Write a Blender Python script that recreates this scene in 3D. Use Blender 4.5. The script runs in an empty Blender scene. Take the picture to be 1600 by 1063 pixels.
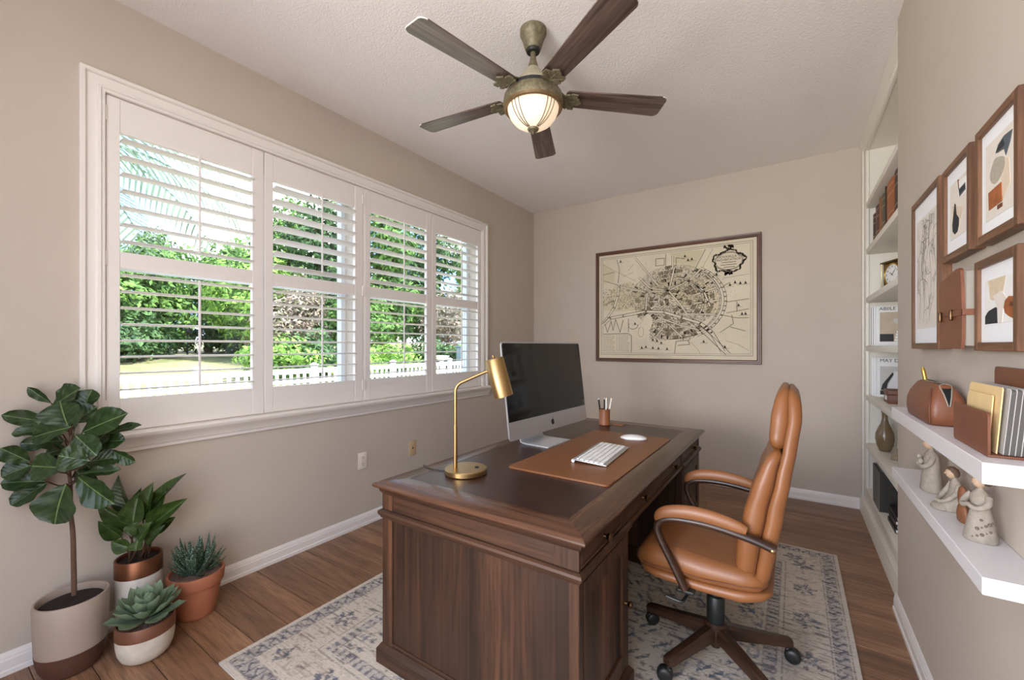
import bpy, bmesh, math, random
import numpy as np
from mathutils import Vector, Matrix, noise

scene = bpy.context.scene
C = scene.collection
PI = math.pi
random.seed(7)

# ------------------------------------------------------------------ camera, sky, sun, exposure
cam_data = bpy.data.cameras.new('camera')
cam_data.sensor_width = 36.0
cam_data.lens = 36.0 * 655.0 / 1600.0
cam_data.shift_y = 9.5 / 1600.0
cam_data.clip_start = 0.02
cam_data.clip_end = 500
cam = bpy.data.objects.new('camera', cam_data)
C.objects.link(cam)
cam.location = (0, 0, 1.30)
cam.rotation_euler = (PI / 2, 0, math.atan(440.0 / 655.0))
scene.camera = cam

world = bpy.data.worlds.new('sky')
scene.world = world
world.use_nodes = True
wn, wl = world.node_tree.nodes, world.node_tree.links
wn.clear()
wo = wn.new('ShaderNodeOutputWorld')
bg = wn.new('ShaderNodeBackground')
tc = wn.new('ShaderNodeTexCoord')
nz = wn.new('ShaderNodeTexNoise')
nz.inputs['Scale'].default_value = 3.2
nz.inputs['Detail'].default_value = 6
rp = wn.new('ShaderNodeValToRGB')
rp.color_ramp.elements[0].position = 0.44
rp.color_ramp.elements[0].color = (0.25, 0.47, 0.95, 1)
rp.color_ramp.elements[1].position = 0.56
rp.color_ramp.elements[1].color = (1.0, 1.0, 1.0, 1)
wl.new(tc.outputs['Generated'], nz.inputs['Vector'])
wl.new(nz.outputs['Fac'], rp.inputs['Fac'])
wl.new(rp.outputs['Color'], bg.inputs['Color'])
bg.inputs['Strength'].default_value = 2.6
wl.new(bg.outputs[0], wo.inputs[0])

sun_data = bpy.data.lights.new('sun', 'SUN')
sun_data.energy = 8.5
sun_data.angle = 0.02
sun_data.color = (1.0, 0.95, 0.90)
sun = bpy.data.objects.new('sun', sun_data)
C.objects.link(sun)
sun.rotation_euler = Vector((0.55, 0.30, 0.80)).to_track_quat('Z', 'Y').to_euler()

# added soft fill lamp behind the camera, brightens ceiling and right side
fill_data = bpy.data.lights.new('rear_fill', 'AREA')
fill_data.shape = 'RECTANGLE'
fill_data.size = 1.3
fill_data.size_y = 1.1
fill_data.energy = 78.0
fill_data.color = (1.0, 0.97, 0.93)
door = bpy.data.objects.new('rear_fill', fill_data)
C.objects.link(door)
door.location = (-1.35, -2.4, 1.35)
door.rotation_euler = Vector((-0.34, -1.0, -0.08)).to_track_quat('Z', 'Y').to_euler()

scene.view_settings.view_transform = 'Standard'
scene.view_settings.look = 'None'
scene.view_settings.gamma = 1.0
scene.view_settings.use_curve_mapping = False
scene.view_settings.exposure = 0.92
scene.cycles.use_denoising = True
scene.cycles.max_bounces = 10
scene.cycles.diffuse_bounces = 6
scene.cycles.glossy_bounces = 4
scene.cycles.transparent_max_bounces = 16
scene.cycles.caustics_reflective = False
scene.cycles.caustics_refractive = False
scene.cycles.sample_clamp_indirect = 6.0

# ------------------------------------------------------------------ materials
MATS = {}

def nodes_of(name):
    m = bpy.data.materials.new(name)
    m.use_nodes = True
    nt = m.node_tree
    b = nt.nodes['Principled BSDF']
    MATS[name] = m
    return m, nt, b

def srgb(r, g, b):
    f = lambda c: (c / 12.92 if c <= 0.04045 else ((c + 0.055) / 1.055) ** 2.4)
    return (f(r / 255.0), f(g / 255.0), f(b / 255.0), 1.0)

def mix_rgb(nt, fac, a, b, mode='MIX'):
    n = nt.nodes.new('ShaderNodeMix')
    n.data_type = 'RGBA'
    n.blend_type = mode
    for i, v in ((0, fac), (6, a), (7, b)):
        if hasattr(v, 'links'):
            nt.links.new(v, n.inputs[i])
        else:
            n.inputs[i].default_value = v
    return n.outputs[2]

def mapped(nt, scale, src='Object', offset_random=False):
    t = nt.nodes.new('ShaderNodeTexCoord')
    mp = nt.nodes.new('ShaderNodeMapping')
    mp.inputs['Scale'].default_value = scale
    nt.links.new(t.outputs[src], mp.inputs['Vector'])
    if offset_random:
        oi = nt.nodes.new('ShaderNodeObjectInfo')
        mu = nt.nodes.new('ShaderNodeMath')
        mu.operation = 'MULTIPLY'
        mu.inputs[1].default_value = 37.0
        nt.links.new(oi.outputs['Random'], mu.inputs[0])
        cb = nt.nodes.new('ShaderNodeCombineXYZ')
        for k in range(3):
            nt.links.new(mu.outputs[0], cb.inputs[k])
        nt.links.new(cb.outputs[0], mp.inputs['Location'])
    return mp.outputs['Vector']

def noise_node(nt, vec, scale, detail=3, rough=0.5, dist=0.0):
    n = nt.nodes.new('ShaderNodeTexNoise')
    n.inputs['Scale'].default_value = scale
    n.inputs['Detail'].default_value = detail
    n.inputs['Roughness'].default_value = rough
    n.inputs['Distortion'].default_value = dist
    if vec is not None:
        nt.links.new(vec, n.inputs['Vector'])
    return n.outputs['Fac']

def ramp(nt, fac, stops):
    r = nt.nodes.new('ShaderNodeValToRGB')
    el = r.color_ramp.elements
    el[0].position, el[0].color = stops[0]
    el[1].position, el[1].color = stops[-1]
    for p, c in stops[1:-1]:
        e = el.new(p)
        e.color = c
    nt.links.new(fac, r.inputs['Fac'])
    return r.outputs['Color']

def bump(nt, b, height, strength, dist=0.01):
    n = nt.nodes.new('ShaderNodeBump')
    n.inputs['Strength'].default_value = strength
    n.inputs['Distance'].default_value = dist
    nt.links.new(height, n.inputs['Height'])
    nt.links.new(n.outputs['Normal'], b.inputs['Normal'])

def mat(name, col, rough=0.5, metal=0.0, var=0.0, vscale=8.0, bmp=0.0, bscale=80.0, spec=0.5, coat=0.0, bdist=0.004):
    m, nt, b = nodes_of(name)
    b.inputs['Base Color'].default_value = col
    b.inputs['Roughness'].default_value = rough
    b.inputs['Metallic'].default_value = metal
    b.inputs['Specular IOR Level'].default_value = spec
    b.inputs['Coat Weight'].default_value = coat
    b.inputs['Coat Roughness'].default_value = 0.15
    if var > 0:
        v = mapped(nt, (1, 1, 1))
        f = noise_node(nt, v, vscale, 4)
        lo = tuple(c * (1 - var) for c in col[:3]) + (1,)
        hi = tuple(min(1, c * (1 + var)) for c in col[:3]) + (1,)
        nt.links.new(ramp(nt, f, [(0.3, lo), (0.7, hi)]), b.inputs['Base Color'])
    if bmp > 0:
        v = mapped(nt, (1, 1, 1))
        bump(nt, b, noise_node(nt, v, bscale, 3), bmp, bdist)
    return m

def wood(name, cols, axis, fine=60.0, coarse=9.0, rough=0.35, stretch=0.06, coat=0.0, rnd=False, tint=0.0, bmp=0.06, bands=0.0, spec=0.5):
    """grain runs along the axis; cols = dark, mid, light"""
    m, nt, b = nodes_of(name)
    s = [1.0, 1.0, 1.0]
    s['xyz'.index(axis)] = stretch
    v = mapped(nt, s, offset_random=rnd)
    f1 = noise_node(nt, v, coarse, 4, 0.55, 0.6)
    f2 = noise_node(nt, v, fine, 3, 0.6)
    c1 = ramp(nt, f1, [(0.28, cols[0]), (0.5, cols[1]), (0.72, cols[2])])
    dk = tuple(c * 0.55 for c in cols[0][:3]) + (1,)
    f2r = ramp(nt, f2, [(0.36, (0.55, 0.55, 0.55, 1)), (0.56, (0, 0, 0, 1))])
    c2 = mix_rgb(nt, f2r, c1, dk)
    if bands > 0:
        s2 = [0.0, 0.0, 0.0]
        s2['xyz'.index(axis)] = 0.0
        for k in range(3):
            if 'xyz'[k] != axis:
                s2[k] = 1.0
        vo = nt.nodes.new('ShaderNodeTexVoronoi')
        vo.inputs['Scale'].default_value = 16.0
        nt.links.new(mapped(nt, s2), vo.inputs['Vector'])
        hsv = nt.nodes.new('ShaderNodeSeparateColor')
        nt.links.new(vo.outputs['Color'], hsv.inputs[0])
        bc = ramp(nt, hsv.outputs[0], [(0.0, (1 - bands,) * 3 + (1,)), (1.0, (1 + bands * 0.5, 1 + bands * 0.44, 1 + bands * 0.38, 1))])
        c2 = mix_rgb(nt, 1.0, c2, bc, 'MULTIPLY')
    if tint > 0:
        oi = nt.nodes.new('ShaderNodeObjectInfo')
        tr = ramp(nt, oi.outputs['Random'], [(0.0, (1 - tint, 1 - tint, 1 - tint, 1)), (1.0, (1 + tint, 1 + tint * 0.9, 1 + tint * 0.8, 1))])
        c2 = mix_rgb(nt, 1.0, c2, tr, 'MULTIPLY')
    nt.links.new(c2, b.inputs['Base Color'])
    b.inputs['Roughness'].default_value = rough
    b.inputs['Specular IOR Level'].default_value = spec
    b.inputs['Coat Weight'].default_value = coat
    b.inputs['Coat Roughness'].default_value = 0.2
    if bmp > 0:
        bump(nt, b, f2, bmp, 0.002)
    return m

mat('wall_paint', srgb(196, 184, 170), 0.75, var=0.02, vscale=3, bmp=0.12, bscale=220, spec=0.25)
mat('ceiling_paint', srgb(242, 237, 233), 0.85, bmp=0.42, bscale=115, spec=0.2, bdist=0.008)
mat('white_trim', srgb(233, 227, 220), 0.38, bmp=0.03, bscale=60)
mat('shutter_white', srgb(234, 228, 222), 0.42)
mat('bookcase_white', srgb(232, 228, 216), 0.45)
mat('shelf_white', srgb(224, 221, 220), 0.4)
mat('vinyl_white', srgb(226, 232, 238), 0.4)
FLOOR = (srgb(112, 80, 58), srgb(144, 106, 78), srgb(168, 128, 96))
wood('floor_oak', FLOOR, 'x', fine=90, coarse=11, rough=0.38, stretch=0.07, rnd=True, tint=0.13, bmp=0.10)
mat('floor_joint', srgb(52, 34, 24), 0.8)
WAL = (srgb(36, 22, 14), srgb(64, 41, 27), srgb(94, 62, 42))
for ax in 'xyz':
    wood('walnut_' + ax, WAL, ax, fine=70, coarse=9, rough=0.46, stretch=0.05, spec=0.35)
wood('walnut_bands', WAL, 'z', fine=80, coarse=8, rough=0.46, stretch=0.05, spec=0.35, bands=0.5)
TOPW = (srgb(60, 38, 27), srgb(88, 58, 41), srgb(112, 78, 57))
wood('walnut_top_x', TOPW, 'x', fine=70, coarse=9, rough=0.2, stretch=0.04)
wood('walnut_top_y', TOPW, 'y', fine=70, coarse=9, rough=0.2, stretch=0.04)
mat('inlay_leather', srgb(54, 31, 26), 0.31, var=0.18, vscale=6, bmp=0.1, bscale=300)
mat('pad_leather', srgb(128, 81, 48), 0.42, var=0.10, vscale=5, bmp=0.08, bscale=350)
mat('cup_leather', srgb(142, 86, 52), 0.45, var=0.1, vscale=14, bmp=0.1, bscale=300)
mat('chair_leather', srgb(133, 84, 47), 0.40, var=0.10, vscale=5, bmp=0.10, bscale=260)
mat('chair_piping', srgb(96, 54, 30), 0.5)
mat('brown_leather', srgb(122, 72, 46), 0.45, var=0.16, vscale=14, bmp=0.14, bscale=300)
mat('holder_leather', srgb(118, 71, 46), 0.48, var=0.12, vscale=18, bmp=0.1, bscale=300)
CHW = (srgb(38, 24, 17), srgb(58, 37, 26), srgb(76, 51, 37))
wood('chair_wood', CHW, 'x', fine=80, coarse=12, rough=0.34, stretch=0.1)
mat('black_plastic', srgb(26, 28, 27), 0.45)
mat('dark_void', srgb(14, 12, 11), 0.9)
mat('brass', srgb(172, 142, 96), 0.36, 1.0, bmp=0.03, bscale=200)
mat('old_brass', srgb(92, 68, 46), 0.35, 1.0)
mat('gold_metal', srgb(226, 186, 88), 0.25, 1.0)
mat('fan_bronze', srgb(116, 108, 84), 0.55, 0.35, var=0.35, vscale=60, bmp=0.25, bscale=120)
mat('fan_rim', srgb(122, 98, 66), 0.5, 0.5, var=0.2, vscale=40)
mat('fan_cover', srgb(176, 168, 144), 0.55, 0.2, var=0.15, vscale=50)
BLW = (srgb(52, 40, 34), srgb(92, 75, 66), srgb(128, 108, 97))
wood('blade_wood', BLW, 'x', fine=60, coarse=14, rough=0.32, stretch=0.07, rnd=True, coat=0.25, bmp=0.15)
mat('blade_edge', srgb(226, 218, 210), 0.5)
mat('aluminium', srgb(196, 195, 197), 0.36, 0.7)
mat('alu_bright', srgb(206, 208, 212), 0.35, 0.25)
mat('screen_glass', srgb(16, 16, 17), 0.07, spec=0.5)
mat('logo_black', srgb(14, 14, 15), 0.25)
mat('key_white', srgb(238, 238, 238), 0.5)
mat('mouse_white', srgb(240, 240, 240), 0.2)
mat('pen_black', srgb(22, 22, 24), 0.35)
mat('pen_white', srgb(236, 236, 232), 0.4)
mat('outlet_white', srgb(232, 220, 208), 0.4)
mat('plate_beige', srgb(206, 178, 138), 0.45)
mat('slot_dark', srgb(60, 48, 38), 0.7)
mat('paper_map', srgb(216, 204, 180), 0.8, var=0.05, vscale=4)
mat('map_ink', srgb(60, 51, 40), 0.9)
mat('map_ink_light', srgb(150, 138, 112), 0.9)
mat('map_tint', srgb(206, 193, 163), 0.9)
FRW = (srgb(74, 46, 32), srgb(98, 62, 44), srgb(116, 76, 55))
for ax in 'xyz':
    wood('map_frame_' + ax, FRW, ax, fine=90, coarse=14, rough=0.35, stretch=0.06)
ARW = (srgb(92, 60, 38), srgb(118, 80, 52), srgb(138, 97, 66))
for ax in 'yz':
    wood('art_frame_' + ax, ARW, ax, fine=110, coarse=18, rough=0.45, stretch=0.06)
mat('edge_grey', srgb(186, 182, 176), 0.8)
mat('pad_seam', srgb(176, 120, 78), 0.5)
mat('mat_board', srgb(240, 240, 240), 0.8)
mat('art_cream', srgb(226, 217, 204), 0.85, var=0.03, vscale=30)
mat('art_white', srgb(236, 233, 228), 0.85, var=0.03, vscale=30)
mat('art_beige', srgb(214, 196, 166), 0.85, var=0.08, vscale=40)
mat('art_tan', srgb(222, 202, 178), 0.85, var=0.05, vscale=40)
mat('art_grey', srgb(176, 168, 150), 0.85, var=0.12, vscale=120)
mat('art_slate', srgb(84, 90, 94), 0.85, var=0.25, vscale=30)
mat('art_black', srgb(40, 41, 42), 0.85, var=0.2, vscale=40)
mat('art_rust', srgb(160, 92, 46), 0.85, var=0.25, vscale=30)
mat('art_brown', srgb(104, 58, 32), 0.85, var=0.2, vscale=30)
mat('art_ink', srgb(112, 104, 92), 0.9)
mat('page_grey', srgb(150, 142, 128), 0.8)
mat('manila', srgb(228, 198, 142), 0.75, var=0.04, vscale=20)
mat('folder_grey', srgb(84, 80, 76), 0.7)
mat('paper_white', srgb(236, 234, 230), 0.8)
mat('stone_figure', srgb(152, 142, 128), 0.85, var=0.14, vscale=60, bmp=0.3, bscale=160)
mat('stone_face', srgb(186, 158, 132), 0.8, var=0.08, vscale=60)
mat('figure_hair', srgb(92, 72, 56), 0.8, var=0.15, vscale=80, bmp=0.3, bscale=200)
mat('figure_motif', srgb(112, 96, 80), 0.85)
mat('ornament_wood', srgb(126, 80, 52), 0.6, var=0.2, vscale=60)
mat('book_brown', srgb(66, 40, 30), 0.55, var=0.15, vscale=40)
mat('book_maroon', srgb(86, 38, 30), 0.5, var=0.12, vscale=40)
mat('book_tan', srgb(150, 96, 62), 0.55, var=0.12, vscale=40)
mat('book_olive', srgb(82, 84, 66), 0.55, var=0.12, vscale=40)
mat('book_orange', srgb(170, 92, 46), 0.5, var=0.12, vscale=40)
mat('book_gilt', srgb(196, 168, 116), 0.4, 0.5)
mat('binder_dark', srgb(52, 50, 44), 0.6, var=0.1, vscale=30)
mat('binder_edge', srgb(132, 126, 114), 0.6)
mat('notebook_black', srgb(40, 32, 34), 0.5)
mat('mag_white', srgb(236, 236, 234), 0.45)
mat('mag_beige', srgb(190, 172, 148), 0.5, var=0.12, vscale=14)
mat('mag_grey', srgb(198, 196, 190), 0.5, var=0.05, vscale=14)
mat('mag_black', srgb(30, 30, 32), 0.5)
mat('box_leather', srgb(112, 68, 44), 0.5, var=0.1, vscale=30)
mat('vase_glaze', srgb(124, 104, 74), 0.25, var=0.12, vscale=20, coat=0.4)
mat('ceramic_white', srgb(226, 226, 226), 0.3)
mat('driftwood', srgb(146, 131, 106), 0.85, var=0.25, vscale=60, bmp=0.8, bscale=90)
mat('clock_brass', srgb(112, 88, 40), 0.4, 0.85)
mat('clock_column', srgb(226, 212, 168), 0.3, 0.4)
mat('clock_face', srgb(236, 234, 230), 0.5)
mat('pot_taupe', srgb(170, 152, 138), 0.5, var=0.03, vscale=10)
mat('pot_brown', srgb(88, 57, 44), 0.5, var=0.08, vscale=12)
mat('pot_white', srgb(206, 198, 188), 0.8, var=0.06, vscale=30, bmp=0.15, bscale=120)
mat('pot_cream', srgb(208, 198, 180), 0.75, var=0.10, vscale=24)
mat('copper_band', srgb(128, 82, 58), 0.35, 0.75, var=0.06, vscale=20)
mat('band_matte', srgb(124, 82, 60), 0.45, 0.3)
mat('terracotta', srgb(172, 106, 76), 0.8, var=0.08, vscale=20, bmp=0.15, bscale=150)
mat('soil', srgb(44, 32, 26), 0.95, var=0.4, vscale=120, bmp=1.0, bscale=140, bdist=0.01)
mat('gravel', srgb(120, 96, 84), 0.9, var=0.45, vscale=160, bmp=1.0, bscale=160, bdist=0.01)
mat('trunk_bark', srgb(96, 70, 54), 0.85, var=0.2, vscale=60, bmp=0.4, bscale=90)
mat('leaf_stem', srgb(74, 52, 36), 0.7)
mat('echeveria', srgb(118, 136, 108), 0.55, var=0.12, vscale=14, spec=0.3)
mat('zz_leaf', srgb(66, 92, 44), 0.38, var=0.28, vscale=14)

def leaf_mat(name, lo, hi, vein, nveins, rough=0.38):
    """leaf in its own x-y plane, x along the midrib (0..1), y across"""
    m, nt, b = nodes_of(name)
    t = nt.nodes.new('ShaderNodeTexCoord')
    sp = nt.nodes.new('ShaderNodeSeparateXYZ')
    nt.links.new(t.outputs['Object'], sp.inputs[0])
    ab = nt.nodes.new('ShaderNodeMath'); ab.operation = 'ABSOLUTE'
    nt.links.new(sp.outputs['Y'], ab.inputs[0])
    # side veins: sin((x - |y|*0.75) * n)
    mu = nt.nodes.new('ShaderNodeMath'); mu.operation = 'MULTIPLY_ADD'
    nt.links.new(ab.outputs[0], mu.inputs[0]); mu.inputs[1].default_value = -0.8
    nt.links.new(sp.outputs['X'], mu.inputs[2])
    sc = nt.nodes.new('ShaderNodeMath'); sc.operation = 'MULTIPLY'
    nt.links.new(mu.outputs[0], sc.inputs[0]); sc.inputs[1].default_value = nveins * PI
    sn = nt.nodes.new('ShaderNodeMath'); sn.operation = 'SINE'
    nt.links.new(sc.outputs[0], sn.inputs[0])
    sa = nt.nodes.new('ShaderNodeMath'); sa.operation = 'ABSOLUTE'
    nt.links.new(sn.outputs[0], sa.inputs[0])
    side = ramp(nt, sa.outputs[0], [(0.0, (0.32, 0.32, 0.32, 1)), (0.07, (0, 0, 0, 1))])
    mid = ramp(nt, ab.outputs[0], [(0.006, (0.8, 0.8, 0.8, 1)), (0.018, (0, 0, 0, 1))])
    f = mix_rgb(nt, 1.0, side, mid, 'LIGHTEN')
    nf = noise_node(nt, mapped(nt, (1, 1, 1), offset_random=True), 5.0, 3)
    base = ramp(nt, nf, [(0.3, lo), (0.7, hi)])
    col = mix_rgb(nt, f, base, vein)
    nt.links.new(col, b.inputs['Base Color'])
    b.inputs['Roughness'].default_value = rough
    bump(nt, b, sa.outputs[0], 0.12, 0.01)
    return m

leaf_mat('fig_leaf', srgb(26, 45, 20), srgb(50, 72, 32), srgb(118, 140, 88), 6)
leaf_mat('broad_leaf', srgb(36, 54, 20), srgb(66, 88, 34), srgb(92, 118, 62), 9)

def haworthia_mat():
    m, nt, b = nodes_of('haworthia')
    v = mapped(nt, (1, 1, 1))
    vo = nt.nodes.new('ShaderNodeTexVoronoi')
    vo.inputs['Scale'].default_value = 30
    nt.links.new(v, vo.inputs['Vector'])
    c = ramp(nt, vo.outputs['Distance'], [(0.22, srgb(176, 194, 176)), (0.36, srgb(48, 70, 50))])
    nt.links.new(c, b.inputs['Base Color'])
    b.inputs['Roughness'].default_value = 0.5
haworthia_mat()

def tree_leaf(name, lo, hi, trans=0.25):
    m, nt, b = nodes_of(name)
    g = nt.nodes.new('ShaderNodeNewGeometry')
    c = ramp(nt, g.outputs['Random Per Island'], [(0.0, lo), (1.0, hi)])
    nt.links.new(c, b.inputs['Base Color'])
    b.inputs['Roughness'].default_value = 0.6
    b.inputs['Specular IOR Level'].default_value = 0.2
    b.inputs['Subsurface Weight'].default_value = 0.0
    tr = nt.nodes.new('ShaderNodeBsdfTranslucent')
    nt.links.new(c, tr.inputs['Color'])
    mx = nt.nodes.new('ShaderNodeMixShader')
    mx.inputs[0].default_value = trans
    out = nt.nodes['Material Output']
    nt.links.new(b.outputs[0], mx.inputs[1])
    nt.links.new(tr.outputs[0], mx.inputs[2])
    nt.links.new(mx.outputs[0], out.inputs['Surface'])
tree_leaf('leaves_bright', srgb(84, 122, 44), srgb(150, 186, 88))
tree_leaf('leaves_mid', srgb(58, 92, 44), srgb(120, 156, 78))
tree_leaf('leaves_dark', srgb(44, 70, 42), srgb(92, 122, 72))
tree_leaf('leaves_pink', srgb(110, 110, 84), srgb(190, 168, 156))
tree_leaf('palm_leaf', srgb(110, 132, 112), srgb(160, 178, 158))
mat('bark', srgb(112, 94, 80), 0.9, var=0.3, vscale=6)
mat('fence_white', srgb(236, 236, 234), 0.5)
mat('utility_grey', srgb(112, 128, 134), 0.5)

def lawn_mat():
    m, nt, b = nodes_of('lawn')
    v = mapped(nt, (1, 1, 1))
    f = noise_node(nt, v, 0.6, 6, 0.65)
    f2 = noise_node(nt, v, 14, 4, 0.6)
    c = ramp(nt, f, [(0.35, srgb(104, 110, 74)), (0.5, srgb(130, 126, 96)), (0.7, srgb(146, 138, 114))])
    c2 = ramp(nt, f2, [(0.3, (0.75, 0.78, 0.7, 1)), (0.7, (1.05, 1.05, 1.0, 1))])
    nt.links.new(mix_rgb(nt, 1.0, c, c2, 'MULTIPLY'), b.inputs['Base Color'])
    b.inputs['Roughness'].default_value = 0.9
    b.inputs['Specular IOR Level'].default_value = 0.1
lawn_mat()

mat('bounce_concrete', srgb(196, 190, 186), 0.85, var=0.06, vscale=2)

def glass_mat():
    m, nt, b = nodes_of('window_glass')
    out = nt.nodes['Material Output']
    tr = nt.nodes.new('ShaderNodeBsdfTransparent')
    tr.inputs['Color'].default_value = (0.96, 0.98, 0.98, 1)
    gl = nt.nodes.new('ShaderNodeBsdfGlossy')
    gl.inputs['Roughness'].default_value = 0.02
    lw = nt.nodes.new('ShaderNodeLayerWeight')
    lw.inputs['Blend'].default_value = 0.5
    pw = nt.nodes.new('ShaderNodeMath'); pw.operation = 'POWER'
    pw.inputs[1].default_value = 5.0
    nt.links.new(lw.outputs['Facing'], pw.inputs[0])
    fr = nt.nodes.new('ShaderNodeMath'); fr.operation = 'MULTIPLY_ADD'
    fr.inputs[1].default_value = 0.5; fr.inputs[2].default_value = 0.02
    nt.links.new(pw.outputs[0], fr.inputs[0])
    mx = nt.nodes.new('ShaderNodeMixShader')
    nt.links.new(fr.outputs[0], mx.inputs[0])
    nt.links.new(tr.outputs[0], mx.inputs[1])
    nt.links.new(gl.outputs[0], mx.inputs[2])
    nt.links.new(mx.outputs[0], out.inputs['Surface'])
glass_mat()

def bowl_mat():
    m, nt, b = nodes_of('lamp_bowl_glass')
    b.inputs['Base Color'].default_value = srgb(240, 222, 200)
    b.inputs['Roughness'].default_value = 0.35
    b.inputs['Emission Color'].default_value = (1.0, 0.76, 0.52, 1)
    b.inputs['Emission Strength'].default_value = 0.34
bowl_mat()

# ------------------------------------------------------------------ geometry helpers: (verts, faces)
def join(*gs):
    V, F = [], []
    for v, f in gs:
        o = len(V)
        V += list(v)
        F += [tuple(i + o for i in q) for q in f]
    return V, F

def box(x0, x1, y0, y1, z0, z1):
    v = [(x0, y0, z0), (x1, y0, z0), (x1, y1, z0), (x0, y1, z0), (x0, y0, z1), (x1, y0, z1), (x1, y1, z1), (x0, y1, z1)]
    f = [(3, 2, 1, 0), (4, 5, 6, 7), (0, 1, 5, 4), (1, 2, 6, 5), (2, 3, 7, 6), (3, 0, 4, 7)]
    return v, f

def bm_geo(bm):
    bm.verts.ensure_lookup_table()
    v = [tuple(q.co) for q in bm.verts]
    f = [tuple(l.index for l in q.verts) for q in bm.faces]
    bm.free()
    return v, f

def rbox(x0, x1, y0, y1, z0, z1, b=0.003, seg=2):
    bm = bmesh.new()
    v, f = box(x0, x1, y0, y1, z0, z1)
    vs = [bm.verts.new(p) for p in v]
    for q in f:
        bm.faces.new([vs[i] for i in q])
    b = min(b, 0.49 * min(abs(x1 - x0), abs(y1 - y0), abs(z1 - z0)))
    bmesh.ops.bevel(bm, geom=list(bm.edges), offset=b, segments=seg, profile=0.5, affect='EDGES')
    bm.verts.index_update()
    return bm_geo(bm)

def lathe(prof, seg=32, cap=True, c=(0, 0, 0)):
    """prof: list of (r, z) from bottom to top"""
    V, F = [], []
    for r, z in prof:
        for k in range(seg):
            a = 2 * PI * k / seg
            V.append((c[0] + r * math.cos(a), c[1] + r * math.sin(a), c[2] + z))
    n = len(prof)
    for i in range(n - 1):
        for k in range(seg):
            k2 = (k + 1) % seg
            F.append((i * seg + k, i * seg + k2, (i + 1) * seg + k2, (i + 1) * seg + k))
    if cap:
        F.append(tuple(reversed(range(seg))))
        F.append(tuple(range((n - 1) * seg, n * seg)))
    return V, F

def loft(rings, cap=True, closed=True):
    V = [p for r in rings for p in r]
    m = len(rings[0])
    F = []
    for i in range(len(rings) - 1):
        for k in range(m if closed else m - 1):
            k2 = (k + 1) % m
            F.append((i * m + k, i * m + k2, (i + 1) * m + k2, (i + 1) * m + k))
    if cap:
        F.append(tuple(reversed(range(m))))
        F.append(tuple(range((len(rings) - 1) * m, len(rings) * m)))
    return V, F

def tube(pts, rad, seg=10, cap=True, flat=None):
    """rad: number or list; flat=(a,b) scales the section across/along the frame"""
    P = [Vector(p) for p in pts]
    n = len(P)
    R = rad if isinstance(rad, (list, tuple)) else [rad] * n
    T = []
    for i in range(n):
        a = P[max(0, i - 1)]
        b = P[min(n - 1, i + 1)]
        T.append((b - a).normalized())
    up = Vector((0, 0, 1)) if abs(T[0].z) < 0.9 else Vector((0, 1, 0))
    rings = []
    N = (up - T[0] * up.dot(T[0])).normalized()
    for i in range(n):
        N = (N - T[i] * N.dot(T[i])).normalized()
        B = T[i].cross(N)
        fa, fb = flat if flat else (1, 1)
        rings.append([tuple(P[i] + (N * math.cos(2 * PI * k / seg) * fa + B * math.sin(2 * PI * k / seg) * fb) * R[i]) for k in range(seg)])
    v, f = loft(rings, cap)
    return v, [tuple(reversed(q)) for q in f]

def curve_pts(ctrl, n=8):
    """Catmull-Rom through the control points"""
    P = [Vector(p) for p in ctrl]
    P = [P[0] * 2 - P[1]] + P + [P[-1] * 2 - P[-2]]
    out = []
    for i in range(1, len(P) - 2):
        for k in range(n):
            t = k / n
            a, b, c, d = P[i - 1], P[i], P[i + 1], P[i + 2]
            out.append(tuple(0.5 * ((2 * b) + (c - a) * t + (2 * a - 5 * b + 4 * c - d) * t * t + (3 * b - a - 3 * c + d) * t ** 3)))
    out.append(tuple(P[-2]))
    return out

def prism(poly, a0, a1, axis='z'):
    """poly: 2-D points, extruded between a0 and a1 along the axis"""
    n = len(poly)
    def pt(p, a):
        return {'z': (p[0], p[1], a), 'y': (p[0], a, p[1]), 'x': (a, p[0], p[1])}[axis]
    V = [pt(p, a0) for p in poly] + [pt(p, a1) for p in poly]
    F = [tuple(reversed(range(n))), tuple(range(n, 2 * n))]
    F += [(k, (k + 1) % n, n + (k + 1) % n, n + k) for k in range(n)]
    return V, F

def rring(hx, hy, r, n=5):
    """rounded rectangle ring, 4*n points"""
    r = min(r, hx * 0.999, hy * 0.999)
    out = []
    for q, (sx, sy) in enumerate(((1, 1), (-1, 1), (-1, -1), (1, -1))):
        for k in range(n):
            a = q * PI / 2 + (k / (n - 1)) * PI / 2
            out.append((sx * (hx - r) + r * math.cos(a), sy * (hy - r) + r * math.sin(a)))
    return out

def xf(g, M):
    return [tuple(M @ Vector(p)) for p in g[0]], g[1]

def mv(g, x=0, y=0, z=0):
    return [(p[0] + x, p[1] + y, p[2] + z) for p in g[0]], g[1]

def mesh(name, geo, m, smooth=40):
    me = bpy.data.meshes.new(name)
    me.from_pydata([tuple(p) for p in geo[0]], [], [tuple(q) for q in geo[1]])
    bm = bmesh.new()
    bm.from_mesh(me)
    bmesh.ops.recalc_face_normals(bm, faces=bm.faces)
    bm.to_mesh(me)
    bm.free()
    if smooth:
        me.polygons.foreach_set('use_smooth', [True] * len(me.polygons))
        me.set_sharp_from_angle(angle=math.radians(smooth))
    if m is not None:
        me.materials.append(MATS[m])
    me.update()
    return me

def obj(name, me, parent=None, loc=None, rot=None, scale=None):
    o = bpy.data.objects.new(name, me)
    C.objects.link(o)
    if parent is not None:
        o.parent = parent
    if loc is not None:
        o.location = loc
    if rot is not None:
        o.rotation_euler = rot
    if scale is not None:
        o.scale = scale
    return o

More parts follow.
